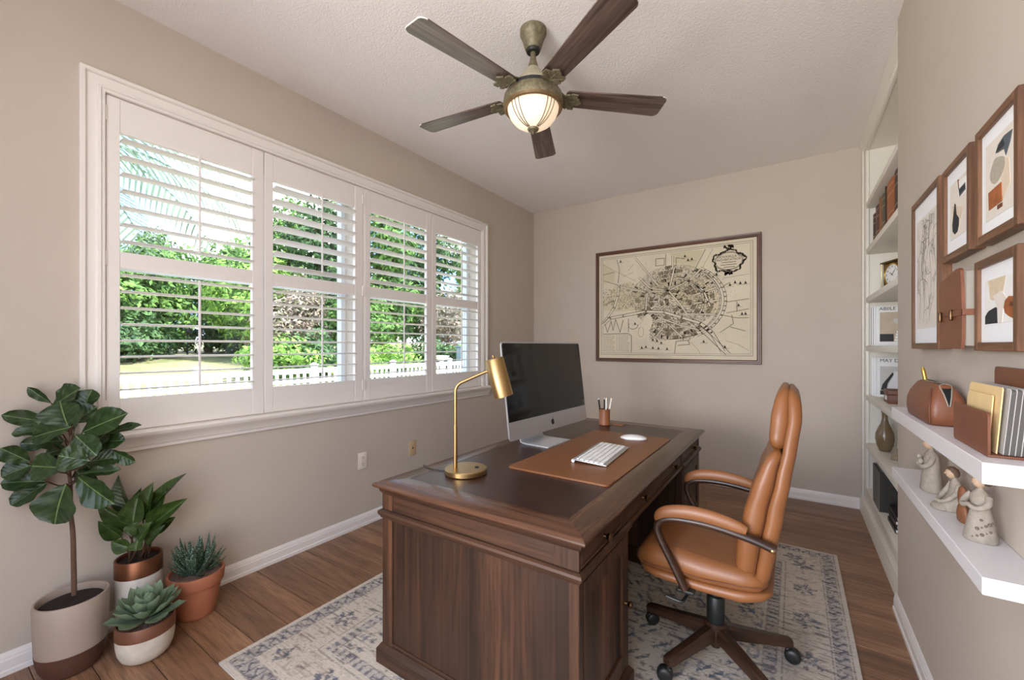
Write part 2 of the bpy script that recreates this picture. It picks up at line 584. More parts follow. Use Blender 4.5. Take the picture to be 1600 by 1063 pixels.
def tag(o, label=None, cat=None, group=None, kind=None):
    if label: o['label'] = label
    if cat: o['category'] = cat
    if group: o['group'] = group
    if kind: o['kind'] = kind
    return o

def thing(name, label, cat, loc=(0, 0, 0), rotz=0, group=None):
    o = bpy.data.objects.new(name, None)
    o.empty_display_size = 0.05
    C.objects.link(o)
    o.location = loc
    o.rotation_euler = (0, 0, rotz)
    return tag(o, label, cat, group)

def part(name, geo, m, parent, smooth=40, label=None):
    """geo in the parent's local space"""
    o = obj(name, mesh(name, geo, m, smooth), parent)
    if label: o['label'] = label
    return o

def wpart(name, geo, m, parent, smooth=40, label=None):
    """geo in world space; the parent thing is not rotated"""
    p = parent
    off = Vector((0, 0, 0))
    while p is not None:
        off += Vector(p.location)
        p = p.parent
    return part(name, mv(geo, -off.x, -off.y, -off.z), m, parent, smooth, label)

def solo(name, geo, m, label, cat, group=None, smooth=40, base=None):
    """a thing that is one mesh; geo in world space, origin moved to its base"""
    if base is None:
        xs = [p[0] for p in geo[0]]; ys = [p[1] for p in geo[0]]; zs = [p[2] for p in geo[0]]
        base = ((min(xs) + max(xs)) / 2, (min(ys) + max(ys)) / 2, min(zs))
    o = obj(name, mesh(name, mv(geo, -base[0], -base[1], -base[2]), m, smooth), None, base)
    return tag(o, label, cat, group)

def struct(name, geo, m, parent=None, smooth=0, label=None):
    o = obj(name, mesh(name, geo, m, smooth), parent)
    if parent is None:
        o['kind'] = 'structure'
    if label: o['label'] = label
    return o

def text_part(name, body, size, m, parent, M, extrude=0.0003, align='CENTER', sx=1.0):
    """flat lettering as a mesh child; M places it in the parent's space"""
    cu = bpy.data.curves.new(name, 'FONT')
    cu.body = body
    cu.size = size
    cu.extrude = extrude
    cu.align_x = align
    cu.align_y = 'CENTER'
    cu.resolution_u = 3
    tmp = bpy.data.objects.new(name + '_tmp', cu)
    C.objects.link(tmp)
    dg = bpy.context.evaluated_depsgraph_get()
    me = bpy.data.meshes.new_from_object(tmp.evaluated_get(dg))
    bpy.data.objects.remove(tmp)
    me.transform(M @ Matrix.Diagonal((sx, 1, 1, 1)))
    me.materials.clear()
    me.materials.append(MATS[m])
    me.name = name
    return obj(name, me, parent)

XL, XR, XB, YB, HC = -2.592, 0.422, 0.457, 4.328, 2.892
Y0 = -0.7            # where the modelled part of the room ends behind the camera

# ------------------------------------------------------------------ the room shell
# floor: boards run across the room, each board its own piece over a dark joint bed
floor = struct('floor', box(XL - 0.2, 0.86, Y0, YB + 0.1, -0.10, -0.004), 'floor_joint')
rng = random.Random(3)
row = 0
W = 0.1452
yk = 1.0435
while yk > Y0 - 0.02:
    yk -= W
y = yk
while y < YB:
    y0, y1 = max(y, Y0), min(y + W, YB - 0.001)
    if y1 - y0 > 0.01:
        xa = XL + 0.001
        xend = XB + 0.005 if y0 > 2.7 else XR - 0.001
        first = True
        while xa < xend - 0.02:
            ln = rng.uniform(0.9, 1.75)
            if first:
                ln = rng.uniform(0.35, 1.6)
                first = False
            xb = min(xa + ln, xend)
            if xend - xb < 0.2:
                xb = xend
            g = 0.0013
            pl = obj('plank', mesh('plank', rbox(xa + g, xb - g, y0 + g, y1 - g, -0.012, 0.0, 0.0012, 1), 'floor_oak', 0), floor)
            xa = xb
    y += W

def wall_with_holes(x0, x1, ya, yb, z0, z1, holes):
    """boxes of a wall in the y-z plane around rectangular holes that share one z range"""
    gs = []
    hz0, hz1 = holes[0][2], holes[0][3]
    gs.append(box(x0, x1, ya, yb, z0, hz0))
    gs.append(box(x0, x1, ya, yb, hz1, z1))
    edges = [ya] + [e for h in holes for e in h[:2]] + [yb]
    for k in range(0, len(edges), 2):
        gs.append(box(x0, x1, edges[k], edges[k + 1], hz0, hz1))
    return join(*gs)

HOLES = [(0.56, 1.88, 0.92, 2.44), (1.97, 3.29, 0.92, 2.44)]
struct('wall_left', wall_with_holes(XL - 0.20, XL, Y0, YB + 0.15, 0.0, HC, HOLES), 'wall_paint')
struct('wall_back', box(XL, 0.95, YB, YB + 0.15, 0.0, HC), 'wall_paint')
struct('wall_right', box(XR, XR + 0.14, Y0, 2.747, 0.0, HC), 'wall_paint')
struct('shade_wall', box(XL - 0.2, -1.55, Y0 - 0.14, Y0, 0.0, HC), 'wall_paint')  # unseen wall piece, added to keep light off the near left wall
struct('ceiling', box(XL - 0.2, 0.95, Y0, YB + 0.15, HC, HC + 0.2), 'ceiling_paint')

# baseboards: a stepped moulding profile (depth, height)
BASE = [(0, 0), (0.017, 0), (0.017, 0.018), (0.0135, 0.022), (0.0135, 0.058), (0.011, 0.064), (0.011, 0.070), (0.007, 0.080), (0.004, 0.087), (0, 0.087)]
struct('baseboard_left', prism([(XL + d, z) for d, z in BASE], Y0, YB - 0.001, 'y'), 'white_trim')
struct('baseboard_back', prism([(YB - d, z) for d, z in BASE], XL + 0.001, XB - 0.012, 'x'), 'white_trim')
br = struct('baseboard_right', join(prism([(XR - d, z) for d, z in BASE], Y0, 2.764, 'y'),
            prism([(2.747 + d, z) for d, z in BASE], XR, XB - 0.02, 'x')), 'white_trim')

# window casing (picture-frame moulding) and sill
CAS = [(0.0, 0.0), (0.0, 0.028), (0.003, 0.031), (0.016, 0.031), (0.020, 0.027), (0.022, 0.019), (0.050, 0.016), (0.056, 0.018), (0.060, 0.025), (0.068, 0.026), (0.072, 0.021), (0.082, 0.020), (0.084, 0.018), (0.084, 0.0)]
def casing(a, b, n, ma, mb):
    """moulding from a to b in the wall plane (y, z); n points inward, ma/mb = 1 where the end is mitred"""
    A, B, n = Vector(a), Vector(b), Vector(n)
    t = (B - A).normalized()
    rings = []
    for P, s_, m_ in ((A, 1, ma), (B, -1, mb)):
        ring = []
        for o, d in CAS:
            q = P + n * o + t * (s_ * o * m_)
            ring.append((XL + d - 0.0005, q.x, q.y))
        rings.append(ring)
    return loft(rings)
tag(struct('trim_1', casing((0.463, 2.531), (3.384, 2.531), (0, -1), 1, 1), 'white_trim', smooth=25), 'white moulded casing across the top of the window')
tag(struct('trim_2', casing((0.463, 0.901), (0.463, 2.531), (1, 0), 0, 1), 'white_trim', smooth=25), 'white moulded window casing beside the fig tree')
tag(struct('trim_3', casing((3.384, 0.901), (3.384, 2.531), (-1, 0), 0, 1), 'white_trim', smooth=25), 'white moulded window casing nearest the room corner')
SILL = [(0, 0.806), (0.012, 0.806), (0.014, 0.822), (0.020, 0.826), (0.026, 0.840), (0.040, 0.862), (0.052, 0.872), (0.058, 0.880), (0.060, 0.892), (0.056, 0.901), (0, 0.901)]
sill = struct('trim_4', prism([(XL + d, z) for d, z in SILL], 0.435, 3.415, 'y'), 'white_trim', smooth=30)
tag(sill, 'white moulded window sill running under all four shutters')

# the two windows behind the shutters
for n, (ya, yb, za, zb) in enumerate(HOLES):
    wroot = bpy.data.objects.new('window_%d' % (n + 1), None)
    C.objects.link(wroot)
    wroot.location = (XL - 0.17, (ya + yb) / 2, za)
    tag(wroot, ['window behind the two shutters beside the fig tree', 'window behind the two shutters nearest the room corner'][n], kind='structure')
    fx0, fx1 = XL - 0.20, XL - 0.15
    t = 0.035
    for g in (box(fx0, fx1, ya, ya + t, za, zb), box(fx0, fx1, yb - t, yb, za, zb),
              box(fx0, fx1, ya + t, yb - t, za, za + t), box(fx0, fx1, ya + t, yb - t, zb - t, zb)):
        wpart('frame', g, 'vinyl_white', wroot, 0)
    wpart('meeting_rail', box(fx0 + 0.008, fx1 - 0.006, ya + t, yb - t, 1.675, 1.715), 'vinyl_white', wroot, 0)
    wpart('pane', box(fx0 + 0.022, fx0 + 0.026, ya + t, yb - t, za + t, 1.675), 'window_glass', wroot, 0)
    wpart('pane', box(fx0 + 0.030, fx0 + 0.034, ya + t, yb - t, 1.715, zb - t), 'window_glass', wroot, 0)

# ------------------------------------------------------------------ plantation shutters
PANELS = [(0.551, 1.232, 4, 4), (1.238, 1.913, 20, 5), (1.932, 2.612, 15, 4), (2.618, 3.297, 8, 4)]
SLAB = ['white louvred shutter beside the fig tree, leftmost of four', 'white louvred shutter, second from the fig tree, blades tilted most',
        'white louvred shutter behind the desk lamp arm, third from the fig tree', 'white louvred shutter nearest the room corner, rightmost of four']
sx0, sx1 = XL - 0.022, XL + 0.006      # panel thickness
PT, PB = 2.443, 0.905
for n, (ya, yb, t_up, t_lo) in enumerate(PANELS):
    sh = thing('window_shutter', SLAB[n], 'shutter', (XL, (ya + yb) / 2, PB), 0, 'plantation shutters over the window')
    st = 0.048
    st2 = 0.062
    la, lb = (st, st2) if n % 2 == 0 else (st, st2)
    ia, ib = ya + la, yb - lb
    if n == 3: ib = yb - 0.05
    for g in (rbox(sx0, sx1, ya, ia, PB, PT, 0.002, 1), rbox(sx0, sx1, ib, yb, PB, PT, 0.002, 1)):
        wpart('stile', g, 'shutter_white', sh, 30)
    for g in (rbox(sx0 + 0.002, sx1 - 0.002, ia, ib, 2.288, PT, 0.002, 1), rbox(sx0 + 0.002, sx1 - 0.002, ia, ib, 1.662, 1.738, 0.002, 1),
              rbox(sx0 + 0.002, sx1 - 0.002, ia, ib, PB, 1.056, 0.002, 1)):
        wpart('rail', g, 'shutter_white', sh, 30)
    wd, th = 0.064, 0.0095
    ring = []
    for k in range(16):
        a = 2 * PI * k / 16
        ring.append((wd / 2 * math.copysign(abs(math.cos(a)) ** 0.8, math.cos(a)), th / 2 * math.sin(a)))
    me = mesh('slat', prism(ring, -(ib - ia) / 2 + 0.001, (ib - ia) / 2 - 0.001, 'y'), 'shutter_white', 50)
    zup = [2.262 - 0.0785 * k for k in range(7)]
    zlo = [1.634 - 0.0765 * k for k in range(8)]
    for zc, tilt in [(z, t_up) for z in zup] + [(z, t_lo) for z in zlo]:
        a = math.radians(tilt)
        # inner edge kept near the panel face, outer edge dropped by the tilt
        xc = XL + 0.022 - wd / 2 * math.cos(a)
        obj('slat', me, sh, (xc - XL, 0, zc - wd / 2 * math.sin(a) - PB), (0, -a, 0))
    ym = ia + (ib - ia) * 0.535
    for z0, z1 in ((zup[-1] - 0.012, 2.290), (zlo[-1] - 0.012, 1.640)):
        wpart('tilt_rod', rbox(XL + 0.022, XL + 0.032, ym - 0.005, ym + 0.005, z0, z1, 0.002, 1), 'shutter_white', sh, 30)
    hy = ya - 0.002 if n in (0, 2) else yb + 0.002
    for hz in (1.02, 1.70, 2.36):
        wpart('hinge', rbox(sx1 - 0.004, sx1 + 0.006, hy - 0.006, hy + 0.006, hz - 0.035, hz + 0.035, 0.003, 2), 'shutter_white', sh, 40)
# post between the two shutter pairs
tag(struct('trim_5', box(sx0, sx1 - 0.004, 1.914, 1.931, 0.905, 2.445), 'white_trim'), 'narrow white post between the two middle shutters')

# ------------------------------------------------------------------ built-in bookcase
BK = thing('built_in_bookcase', 'white built-in bookcase with fixed shelves in the wall recess', 'bookcase', (0.60, 3.5, 0))
bx0, bx1, by0, by1 = XB, 0.80, 2.752, 4.326
wpart('back_panel', box(bx1, bx1 + 0.02, by0, by1, 0.0, 2.88), 'bookcase_white', BK, 0)
wpart('side_panel', box(bx0 + 0.02, bx1, 4.16, by1, 0.0, 2.79), 'bookcase_white', BK, 0)
wpart('side_panel', box(bx0 + 0.02, bx1, by0, by0 + 0.03, 0.0, 2.79), 'bookcase_white', BK, 0)
wpart('top_panel', box(bx0 + 0.02, bx1, by0, by1, 2.79, 2.88), 'bookcase_white', BK, 0)
for a, b in ((4.145, by1), (by0, by0 + 0.05)):
    wpart('stile', rbox(bx0, bx0 + 0.02, a, b, 0.0, 2.79, 0.003, 2), 'bookcase_white', BK, 30)
wpart('stile', rbox(bx0 - 0.010, bx0, 4.255, by1, 0.0, 2.885, 0.003, 2), 'bookcase_white', BK, 30)
wpart('header', rbox(bx0, bx0 + 0.02, by0, by1, 2.785, 2.889, 0.003, 2), 'bookcase_white', BK, 30)
wpart('crown_moulding', prism([(bx0, 2.82), (bx0 - 0.006, 2.825), (bx0 - 0.020, 2.872), (bx0 - 0.024, 2.889), (bx0, 2.889)], by0, by1, 'y'), 'bookcase_white', BK, 30)
SHZ = [0.22, 0.565, 0.93, 1.303, 1.668, 2.035, 2.385]
for z in SHZ:
    wpart('shelf', rbox(bx0 + 0.001, bx1, by0 + 0.03, 4.16, z - 0.040, z, 0.003, 2), 'bookcase_white', BK, 30)
wpart('toe_board', box(bx0 + 0.001, bx0 + 0.02, by0 + 0.05, 4.145, 0.0, 0.18), 'bookcase_white', BK, 0)
wpart('base_moulding', prism([(bx0, 0), (bx0 - 0.020, 0), (bx0 - 0.020, 0.085), (bx0 - 0.014, 0.098), (bx0 - 0.014, 0.112), (bx0 - 0.006, 0.125), (bx0 - 0.003, 0.140), (bx0, 0.140)], 2.766, by1 - 0.001, 'y'), 'bookcase_white', BK, 30)

# ------------------------------------------------------------------ outside the window
def gz(x):
    if x > -7.5: return -0.10
    if x > -22: return -0.10 + 1.0 * ((-7.5 - x) / 14.5) ** 0.9
    return 0.90 + 0.02 * (-22 - x)
gv, gf = [], []
xs = [30, 3, -2.8, -5, -7.5, -9, -11, -13, -15, -17, -19, -22, -30, -60]
ys = [-40, -20, -8, 0, 8, 16, 24, 40, 70]
for x in xs:
    for yy in ys:
        z = gz(x) if x < -2.5 else -0.12
        gv.append((x, yy, z))
for i in range(len(xs) - 1):
    for j in range(len(ys) - 1):
        gf.append((i * len(ys) + j, i * len(ys) + j + 1, (i + 1) * len(ys) + j + 1, (i + 1) * len(ys) + j))
struct('lawn', (gv, gf), 'lawn', smooth=60)
struct('bounce_slab', box(-3.2, 9.0, -14.0, Y0 - 0.16, -0.16, -0.07), 'bounce_concrete')  # unseen pale slab, added to bounce neutral sunlight up to the ceiling

fence = thing('picket_fence', 'long white picket fence across the lawn beyond the window', 'fence', (-9.0, 8.5, gz(-9.0)))
FZ = gz(-9.0)
pk = mesh('picket', rbox(-0.012, 0.012, -0.033, 0.033, 0, 0.70, 0.004, 1), 'fence_white', 0)
for k in range(118):
    yy = 0.8 + 0.150 * k
    obj('picket', pk, fence, (0, yy - 8.5, 0.03))
ps = mesh('post', join(rbox(-0.055, 0.055, -0.055, 0.055, 0, 0.86, 0.006, 1), rbox(-0.068, 0.068, -0.068, 0.068, 0.86, 0.885, 0.006, 1), loft([[(-0.06, -0.06, 0.885), (0.06, -0.06, 0.885), (0.06, 0.06, 0.885), (-0.06, 0.06, 0.885)], [(-0.01, -0.01, 0.925), (0.01, -0.01, 0.925), (0.01, 0.01, 0.925), (-0.01, 0.01, 0.925)]])), 'fence_white', 0)
for k in range(9):
    obj('post', ps, fence, (0.0, 0.875 + 2.25 * k - 8.5, -0.02))
for z0, z1 in ((0.665, 0.775), (0.46, 0.53), (0.06, 0.13)):
    wpart('rail', rbox(-9.028, -8.972, 0.7, 18.6, FZ + z0, FZ + z1, 0.005, 1), 'fence_white', fence, 0)

def crown_geo(seed, blobs, n, size):
    r = random.Random(seed)
    V, F = [], []
    tot = sum(b[3] * b[4] * b[5] for b in blobs)
    for (cx, cy, cz, ax, ay, az) in blobs:
        m = int(n * (ax * ay * az) / tot)
        for _ in range(m):
            d = Vector((r.gauss(0, 1), r.gauss(0, 1), r.gauss(0, 1))).normalized()
            q = r.random() ** 0.28
            p = Vector((cx + d.x * ax * q, cy + d.y * ay * q, cz + d.z * az * q))
            p += Vector(noise.noise_vector(p * 1.4)) * 0.35
            nrm = (d + Vector((r.uniform(-.8, .8), r.uniform(-.8, .8), r.uniform(-.2, 1.0)))).normalized()
            t = nrm.orthogonal().normalized()
            t = Matrix.Rotation(r.uniform(0, 2 * PI), 3, nrm) @ t
            b = nrm.cross(t)
            s = size * r.uniform(0.6, 1.3)
            o = len(V)
            V += [tuple(p - t * s), tuple(p + b * s * 0.45 - nrm * s * 0.12), tuple(p + t * s), tuple(p - b * s * 0.45 - nrm * s * 0.12)]
            F += [(o, o + 1, o + 2, o + 3)]
    return V, F

def raw_mesh(name, geo, m):
    me = bpy.data.meshes.new(name)
    me.from_pydata(geo[0], [], geo[1])
    me.materials.append(MATS[m])
    return me

SHAPES = {
    'round': [(0, 0, 3.4, 1.7, 1.7, 1.5), (0.7, 0.9, 2.6, 1.2, 1.3, 1.1), (-0.5, -1.0, 2.5, 1.2, 1.3, 1.2), (0.6, -0.5, 4.2, 1.1, 1.1, 1.0), (0.9, 0.1, 1.8, 1.1, 1.4, 1.0)],
    'tall': [(0, 0, 2.2, 1.5, 1.6, 1.4), (0.3, 0.4, 4.0, 1.5, 1.5, 1.5), (-0.2, -0.5, 5.8, 1.4, 1.4, 1.5), (0.3, 0.2, 7.4, 1.1, 1.2, 1.2), (0.6, -0.9, 3.1, 1.1, 1.1, 1.0)],
    'bush': [(0, 0, 0.75, 0.9, 1.2, 0.75), (0.3, 0.8, 0.6, 0.7, 0.8, 0.6), (0.2, -0.8, 0.65, 0.7, 0.9, 0.62)],
}
CROWN = {}
for k, (sh, m, n, s) in {'round_bright': ('round', 'leaves_bright', 5200, 0.15), 'round_mid': ('round', 'leaves_mid', 5200, 0.14), 'tall_mid': ('tall', 'leaves_mid', 6500, 0.16),
                         'tall_dark': ('tall', 'leaves_dark', 6500, 0.15), 'round_pink': ('round', 'leaves_pink', 4200, 0.12), 'tall_bright': ('tall', 'leaves_bright', 6000, 0.16),
                         'bush_bright': ('bush', 'leaves_bright', 2200, 0.10), 'bush_dark': ('bush', 'leaves_dark', 2200, 0.10)}.items():
    CROWN[k] = raw_mesh('crown', crown_geo(hash(k) % 1000 if False else len(k) * 13 + n, SHAPES[sh], n, s), m)
def trunk_mesh(h, r):
    pts = curve_pts([(0, 0, -0.2), (0.05, 0.03, h * 0.3), (-0.04, 0.05, h * 0.65), (0.02, 0, h)], 4)
    g = [tube(pts, [r * (1.15 - 0.6 * i / (len(pts) - 1)) for i in range(len(pts))], 8)]
    for a in range(4):
        an = a * 1.7
        g.append(tube([(0, 0, h * 0.5), (0.35 * math.cos(an), 0.35 * math.sin(an), h * 0.72), (0.9 * math.cos(an), 0.9 * math.sin(an), h)], [r * 0.5, r * 0.4, r * 0.15], 6))
    return mesh('trunk', join(*g), 'bark', 60)
TR_R, TR_T = trunk_mesh(3.2, 0.14), trunk_mesh(6.5, 0.18)

TREES = [  # x, y, kind, scale, rot, label, category
    (-21.5, 2.6, 'round_bright', 1.05, 0.3, 'bright green rounded tree seen through the lower blades beside the fig tree', 'tree'),
    (-23.0, 5.9, 'round_mid', 1.05, 1.4, 'mid green rounded tree behind the open lawn, left of the driveway gap', 'tree'),
    (-19.0, 8.4, 'round_bright', 0.95, 2.2, 'bright green rounded tree at the right of the leftmost shutter', 'tree'),
    (-17.0, 9.2, 'round_pink', 0.78, 0.9, 'pinkish grey flowering tree where the leftmost shutter ends', 'tree'),
    (-18.5, 11.6, 'tall_dark', 0.95, 0.1, 'tall dark tree at the left of the second shutter', 'tree'),
    (-15.5, 11.2, 'round_mid', 0.75, 2.7, 'mid green rounded tree low in the second shutter', 'tree'),
    (-17.5, 14.2, 'tall_mid', 1.0, 1.9, 'tall mid green tree at the right of the second shutter', 'tree'),
    (-18.0, 17.8, 'tall_dark', 1.05, 3.0, 'tall dark tree in the middle of the third shutter', 'tree'),
    (-15.0, 16.4, 'round_pink', 0.85, 2.0, 'pinkish grey flowering tree low in the third shutter', 'tree'),
    (-17.0, 21.2, 'tall_bright', 1.0, 0.8, 'tall bright green tree behind the fourth shutter', 'tree'),
    (-14.0, 21.0, 'round_mid', 0.9, 1.2, 'mid green rounded tree low in the fourth shutter', 'tree'),
    (-18.0, 25.5, 'tall_mid', 1.1, 2.4, 'tall mid green tree by the edge of the fourth shutter', 'tree'),
    (-29.0, 3.5, 'tall_mid', 0.80, 0.5, 'far mid green tree behind the palm at the edge of the leftmost shutter', 'tree'),
    (-30.0, 8.2, 'tall_dark', 0.82, 1.5, 'far dark tree behind the mailbox', 'tree'),
    (-23.0, 12.2, 'tall_mid', 1.0, 0.7, 'tall mid green tree filling the left of the second shutter', 'tree'),
    (-25.0, 9.2, 'round_mid', 1.2, 2.1, 'mid green rounded tree directly behind the mailbox', 'tree'),
    (-29.0, 12.6, 'tall_bright', 0.85, 2.6, 'far bright tree seen between the first and second shutters', 'tree'),
    (-28.0, 18.0, 'tall_dark', 1.0, 0.9, 'far dark tree behind the second shutter', 'tree'),
    (-27.0, 24.0, 'tall_mid', 1.1, 1.1, 'far mid green tree behind the third shutter', 'tree'),
    (-26.0, 31.0, 'tall_bright', 1.15, 2.0, 'far bright tree behind the fourth shutter', 'tree'),
]
for (x, yy, k, s, rz, lab, cat) in TREES:
    t = thing('garden_tree', lab, cat, (x, yy, gz(x) - 0.05), rz, 'trees beyond the picket fence')
    obj('crown', CROWN[k], t, (0, 0, -0.3 if 'round' in k else 0.0), None, (s, s, s))
    obj('trunk', TR_T if 'tall' in k else TR_R, t, None, None, (s, s, s))
BUSH = [(-24.5, 7.2, 'bush_dark', 1.3, 0.6, 'dark shrub left of the mailbox at the far edge of the lawn'), (-23.5, 9.6, 'bush_dark', 1.3, 1.9, 'dark shrub right of the mailbox at the far edge of the lawn'), (-19.0, 3.4, 'bush_dark', 1.2, 0.2, 'dark shrub at the back of the lawn, furthest toward the fig tree'), (-20.5, 5.2, 'bush_dark', 1.2, 1.0, 'dark shrub at the back of the lawn, next to the mailbox'),
        (-12.5, 6.3, 'bush_bright', 0.9, 2.0, 'bright green shrub on the lawn just right of the tilt rod'), (-11.6, 8.6, 'bush_bright', 0.75, 0.4, 'bright green shrub behind the fence in the second shutter'),
        (-12.2, 10.3, 'bush_bright', 0.8, 1.3, 'bright green shrub behind the fence at the right of the second shutter'), (-12.8, 7.6, 'bush_dark', 1.0, 0.7, 'dark shrub behind the fence at the end of the leftmost shutter'),
        (-12.5, 12.4, 'bush_dark', 0.95, 2.6, 'dark shrub behind the birdbath in the third shutter'), (-12.0, 15.0, 'bush_bright', 1.0, 1.8, 'bright green shrub behind the fence in the fourth shutter')]
for (x, yy, k, s, rz, lab) in BUSH:
    t = thing('garden_shrub', lab, 'shrub', (x, yy, gz(x) - 0.03), rz, 'shrubs behind the fence')
    obj('foliage', CROWN[k], t, None, None, (s, s, s))

def palm(loc, h, nf, fl, label, seed):
    r = random.Random(seed)
    p = thing('palm_tree', label, 'tree', loc)
    pts = curve_pts([(0, 0, -0.1), (0.06, 0, h * 0.4), (0, 0.05, h)], 5)
    part('trunk', tube(pts, 0.13, 10), 'bark', p, 60)
    for k in range(nf):
        an = 2 * PI * k / nf + r.uniform(-.15, .15)
        lift = r.uniform(0.15, 0.75)
        V, F = [], []
        spine = []
        for i in range(15):
            t = i / 14
            d = fl * t * 0.92
            z = h + fl * (lift * t - (0.55 + 0.5 * lift) * t * t)
            spine.append(Vector((d * math.cos(an), d * math.sin(an), z)))
        side = Vector((-math.sin(an), math.cos(an), 0))
        sv, sf = tube([tuple(q) for q in spine], [0.022 * (1 - 0.85 * i / 14) for i in range(15)], 5)
        V += sv; F += sf
        for i in range(2, 15):
            for sub in (0.0, 0.5):
                q = spine[i] if sub == 0 else (spine[i] + spine[i - 1]) / 2
                tan = (spine[i] - spine[i - 1]).normalized()
                ll = fl * 0.30 * math.sin(PI * (0.12 + 0.82 * i / 15)) ** 0.7
                for s in (-1, 1):
                    tip = q + side * s * ll * 0.75 + tan * ll * 0.45 + Vector((0, 0, -ll * 0.45))
                    mid = (q + tip) / 2 + Vector((0, 0, ll * 0.10))
                    o = len(V)
                    wv = tan * 0.018
                    V += [tuple(q - wv), tuple(q + wv), tuple(mid + wv), tuple(mid - wv), tuple(tip)]
                    F += [(o, o + 1, o + 2, o + 3), (o + 3, o + 2, o + 4)]
        fo = obj('frond', raw_mesh('frond', (V, F), 'palm_leaf'), p)
    return p
palm((-7.2, 0.95, gz(-7.2)), 3.75, 14, 2.3, 'palm tree near the house whose fronds hang into the leftmost shutter', 5)
palm((-20.0, 3.1, gz(-20.0)), 5.0, 13, 2.0, 'far palm tree at the left edge of the leftmost shutter', 9)

ub = thing('utility_cabinet', 'blue-grey outdoor cabinet seen low through the third shutter', 'cabinet', (-11.2, 13.3, gz(-11.2)), 0.2)
part('body', rbox(-0.30, 0.30, -0.32, 0.32, 0, 1.05, 0.02), 'utility_grey', ub)
part('lid', rbox(-0.33, 0.33, -0.35, 0.35, 1.05, 1.12, 0.02), 'utility_grey', ub)
bb = thing('birdbath', 'white stone birdbath seen low through the third shutter', 'birdbath', (-10.6, 11.2, gz(-10.6)))
part('pedestal', lathe([(0.16, 0), (0.16, 0.05), (0.07, 0.10), (0.06, 0.5), (0.08, 0.62)], 20), 'fence_white', bb)
part('bowl', lathe([(0.08, 0.62), (0.22, 0.70), (0.29, 0.80), (0.27, 0.80), (0.20, 0.73), (0.05, 0.70)], 24), 'fence_white', bb)
mb = thing('mailbox', 'small dark mailbox on a post at the far end of the lawn', 'mailbox', (-22.0, 7.3, gz(-22.0)))
part('post', rbox(-0.03, 0.03, -0.03, 0.03, -0.05, 1.0, 0.01), 'black_plastic', mb)
part('box', loft([[(x, 0.11 * math.cos(a), 1.05 + (0.12 * math.sin(a) if math.sin(a) > 0 else 0.08 * math.sin(a))) for a in [k * PI / 8 for k in range(16)]] for x in (-0.25, 0.25)]), 'black_plastic', mb)

